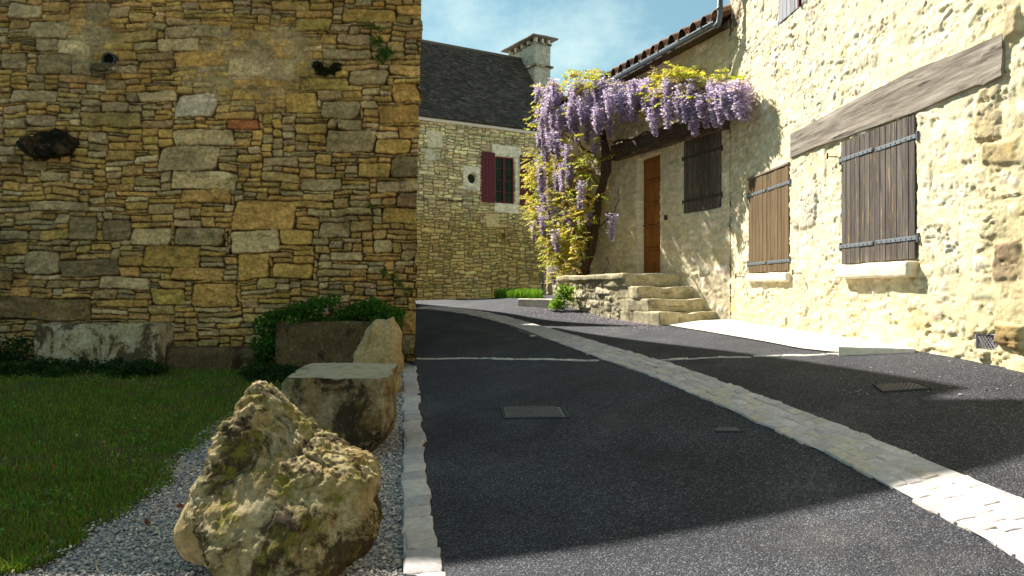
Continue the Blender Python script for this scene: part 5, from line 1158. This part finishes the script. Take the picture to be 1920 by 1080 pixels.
for (pts) in (((1118, 400), (1060, 330), (1010, 300)), ((1110, 450), (1050, 400), (1020, 390)), ((1105, 480), (1050, 450), (1035, 470)), ((1130, 300), (1060, 250), (1010, 240)), ((1127, 240), (1070, 190), (1020, 180)), ((1112, 440), (1070, 420), (1030, 350)),
              ((1098, 505), (1050, 490), (1025, 440)), ((1125, 380), (1080, 360), (1050, 280)), ((1100, 490), (1060, 500), (1040, 515)), ((1110, 450), (1150, 400), (1160, 350)), ((1095, 500), (1080, 440), (1070, 380))):
    mb.add(*limb([wpt(x, y, .4 + .12 * i) for i, (x, y) in enumerate(pts)], .022, .006, .12, 16))
for k in range(40):
    x = rt.uniform(1000, 1150); y = rt.uniform(200, 500); mb.add(*limb([wpt(x, y, .5), wpt(x + rt.uniform(-40, 30), y + rt.uniform(-40, 40), .6), wpt(x + rt.uniform(-60, 40), y + rt.uniform(-50, 60), .8)], .007, .003, .12, 10))
mb.obj('branch', M['bark'], wis, True)
# foliage: pinnate sprays
YG = ((0.50, 0.50, 0.045), (0.62, 0.56, 0.06), (0.38, 0.42, 0.04), (0.62, 0.48, 0.09), (0.42, 0.31, 0.07))
def in_mass(x, y):
    # outline of the leafy column and of the band over the door
    left = np.interp(y, [130, 160, 200, 300, 400, 460, 510, 530], [1075, 1005, 985, 990, 990, 1020, 1035, 1040]); right = np.interp(y, [130, 200, 300, 400, 460, 510, 530], [1130, 1145, 1125, 1135, 1105, 1075, 1050])
    col_ = (x > left) & (x < right) & (y > 130) & (y < 528)
    top = np.interp(x, [1100, 1150, 1200, 1280, 1340, 1400], [165, 150, 140, 125, 130, 150]); bot = np.interp(x, [1100, 1150, 1200, 1250, 1330, 1400], [250, 240, 215, 200, 195, 190])
    return col_ | ((x >= 1100) & (x < 1400) & (y > top) & (y < bot))
sprays = []; r = np.random.RandomState(21)
while len(sprays) < 1650:
    x = r.uniform(985, 1402); y = r.uniform(125, 528)
    if not in_mass(x, y): continue
    nn_ = float(fbm2(np.array([x / 38.0]), np.array([y / 38.0]), 3, 3)[0])
    if nn_ < -0.05 + r.uniform(-.25, .2): continue
    if x > 1150 and y > 178 and r.rand() < .75: continue
    if x > 1098 and x < 1150 and y > 255 and r.rand() < .72: continue
    if y < 285 and x < 1150 and y > 160 and r.rand() < .82: continue
    if x < 1045 and y < 430 and r.rand() < .15: continue
    if 1130 < x < 1210 and r.rand() < .6: continue
    offm = .75 if x < 1150 else .45
    sprays.append((x, y, r.uniform(.15, offm + .2)))
Cc = []; Dd = []
for (x, y, of) in sprays:
    c = wpt(x, y, of); d = r.normal(size=3); d[2] = d[2] * .4 - .25; d[:2] += WD.N * .5; d /= np.linalg.norm(d); L_ = r.uniform(.2, .36)
    for k in range(7):
        for sg in (-1, 1):
            side = np.cross(d, [0, 0, 1]); side /= max(np.linalg.norm(side), 1e-6); Cc.append(c + d * L_ * (k + 1) / 7); Dd.append(side * sg * .8 + d * .6 + np.array([0, 0, -.45]) + r.normal(size=3) * .2)
Cc = np.array(Cc); Dd = np.array(Dd); Dd /= np.linalg.norm(Dd, axis=1, keepdims=True); n = len(Cc); s = r.uniform(.058, .105, n)[:, None]
u = np.cross(Dd, np.array([0, 0, 1.0]) + r.normal(size=(n, 3)) * .4); u /= np.linalg.norm(u, axis=1, keepdims=True); w = np.cross(Dd, u)
V = np.stack([Cc, Cc + Dd * s * .5 - u * s * .24 + w * s * .1, Cc + Dd * s, Cc + Dd * s * .5 + u * s * .24 + w * s * .1], 1).reshape(-1, 3); b = np.arange(n)[:, None] * 4
Fc = np.concatenate([b + np.array([0, 1, 2]), b + np.array([0, 2, 3])]); spc = np.array(YG)[r.randint(0, 5, len(sprays))] * r.uniform(.75, 1.2, (len(sprays), 1))
C = np.repeat(np.repeat(spc, 14, 0) * r.uniform(.85, 1.15, (n, 1)), 4, 0)
mesh_obj('foliage', V, Fc, M['leaf'], wis, False, C)
# flower racemes: five variants, copied
PUR = ((0.60, 0.50, 0.80), (0.68, 0.58, 0.86), (0.50, 0.38, 0.74), (0.76, 0.68, 0.90))
variants = []
for k in range(5):
    r = np.random.RandomState(60 + k); nf = 190; t = r.rand(nf) ** .8; rad = (.115 * (1 - t) ** .7 + .012) * r.uniform(.6, 1.1, nf); an = r.uniform(0, 6.28, nf)
    P = np.stack([np.cos(an) * rad + .02 * np.sin(t * 3), np.sin(an) * rad, -t], 1); V, Fc, C = leaflets(P, None, .055, PUR, r, .9, .5, .2)
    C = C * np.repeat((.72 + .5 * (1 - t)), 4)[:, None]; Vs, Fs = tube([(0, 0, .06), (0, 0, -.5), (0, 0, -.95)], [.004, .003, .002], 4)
    P2 = np.stack([np.cos(an) * rad * .35, np.sin(an) * rad * .35, -t * .97], 1); V2, F2, C2 = leaflets(P2, None, .05, PUR, r, .9, .5, .2)
    n1_ = len(V); n2_ = n1_ + len(V2); V = np.concatenate([V, V2, Vs]); C = np.concatenate([C, C2 * .8, np.tile((.25, .3, .08), (len(Vs), 1))])
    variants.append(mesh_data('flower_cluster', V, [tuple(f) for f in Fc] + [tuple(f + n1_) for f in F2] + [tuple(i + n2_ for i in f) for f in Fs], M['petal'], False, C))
rp_ = np.random.RandomState(88)
def rac(x, y, of, Lm, sc=1.0):
    c = wpt(x, y, of); m = variants[rp_.randint(5)]; o = bpy.data.objects.new('flower_cluster', m); COL.objects.link(o); o.parent = wis; o.location = tuple(c - WLOC[wis.name])
    o.scale = (sc, sc, Lm); o.rotation_euler = (rp_.uniform(-.15, .15), rp_.uniform(-.15, .15), rp_.uniform(0, 6.28))
cnt = 0
spots = []
for k in range(30): spots.append((rp_.uniform(1008, 1140), rp_.uniform(145, 215)))          # dense head over the trunk
for k in range(12): spots.append((rp_.uniform(1008, 1058), rp_.uniform(225, 330)))           # left edge
for k in range(38):
    x = rp_.uniform(1135, 1395); spots.append((x, np.interp(x, [1135, 1200, 1300, 1400], [165, 155, 150, 150]) + rp_.uniform(-8, 28)))
for p in ((1018, 350), (1030, 375), (1048, 340), (1012, 385), (1062, 395), (1022, 415), (1040, 430), (1070, 300), (1090, 340), (1037, 500), (1150, 400), (1105, 230), (1120, 240), (1222, 200), (1226, 205), (1165, 180), (1300, 190), (1330, 175)): spots.append(p)
more = MB()
for k in range(170):
    q = rp_.rand()
    if q < .40: x, y = rp_.uniform(1008, 1150), rp_.uniform(145, 225)
    elif q < .78: x = rp_.uniform(1140, 1398); y = 158 + rp_.uniform(-12, 30)
    elif q < .93: x, y = rp_.uniform(1010, 1070), rp_.uniform(220, 410)
    else: x, y = rp_.uniform(1000, 1110), rp_.uniform(300, 440)
    c = wpt(x, y, rp_.uniform(.4, 1.05) if x < 1150 else rp_.uniform(.35, .8)); mm = variants[rp_.randint(5)]; n_ = len(mm.vertices)
    co_ = np.empty(n_ * 3, np.float32); mm.vertices.foreach_get('co', co_); co_ = co_.reshape(-1, 3); cl_ = np.empty(n_ * 4, np.float32); mm.color_attributes['Col'].data.foreach_get('color', cl_)
    sc_ = rp_.uniform(.8, 1.1); more.add(place(co_ * np.array([sc_, sc_, rp_.uniform(.3, .58)]), c, rp_.uniform(0, 6.28)), [p.vertices[:] for p in mm.polygons], cl_.reshape(-1, 4)[:, :3])
tag(more.obj('small_flower_clusters', M['petal'], wis, False, True), kind='stuff')
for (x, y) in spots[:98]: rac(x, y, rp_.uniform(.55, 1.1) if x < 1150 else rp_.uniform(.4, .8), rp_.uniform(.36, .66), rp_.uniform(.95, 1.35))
# fallen petals
n = 2600; r = np.random.RandomState(14); pts = []
pa = np.array([px2g(*p)[:2] for p in ((985, 582), (1060, 588), (1150, 600), (1210, 612))])
t = r.rand(n) * 2.999; i = t.astype(int); f = (t - i)[:, None]; q = pa[i] * (1 - f) + pa[i + 1] * f + r.normal(size=(n, 2)) * np.array([.16, .5])
q2 = np.array([px2g(x, y)[:2] for x, y in zip(r.uniform(1560, 1900, 60), r.uniform(672, 745, 60))]); q = np.vstack([q, q2]); n = len(q); Z = gh(q[:, 0], q[:, 1]) + .012
C3 = np.column_stack([q, Z]); V, Fc, C = leaflets(C3, None, .028, ((.55, .42, .62), (.62, .55, .62), (.45, .33, .5)), r, .9, .1, 0); V[:, 2] = np.repeat(Z, 4) + (V[:, 2] - np.repeat(Z, 4)) * .2
tag(mesh_obj('fallen_petals', V, Fc, M['petal'], None, False, C), 'pale purple wisteria petals fallen on the road by the landing', 'petals', kind='stuff')
# dry stalk in the gravel by the flat topped rock
b0 = px2g(612, 815); mb = MB()
for dx, dz in ((.02, .2), (-.03, .16), (.05, .22)): mb.add(*tube([b0, b0 + [dx * .5, 0, dz * .6], b0 + [dx, 0, dz]], [.004, .003, .0015], 5))
tag(mb.obj('dry_twig', mat_simple('dry_straw', (.5, .45, .3), .9, .1), None), 'dry forked pale twig sticking up from the gravel beside the flat topped rock', 'twig')
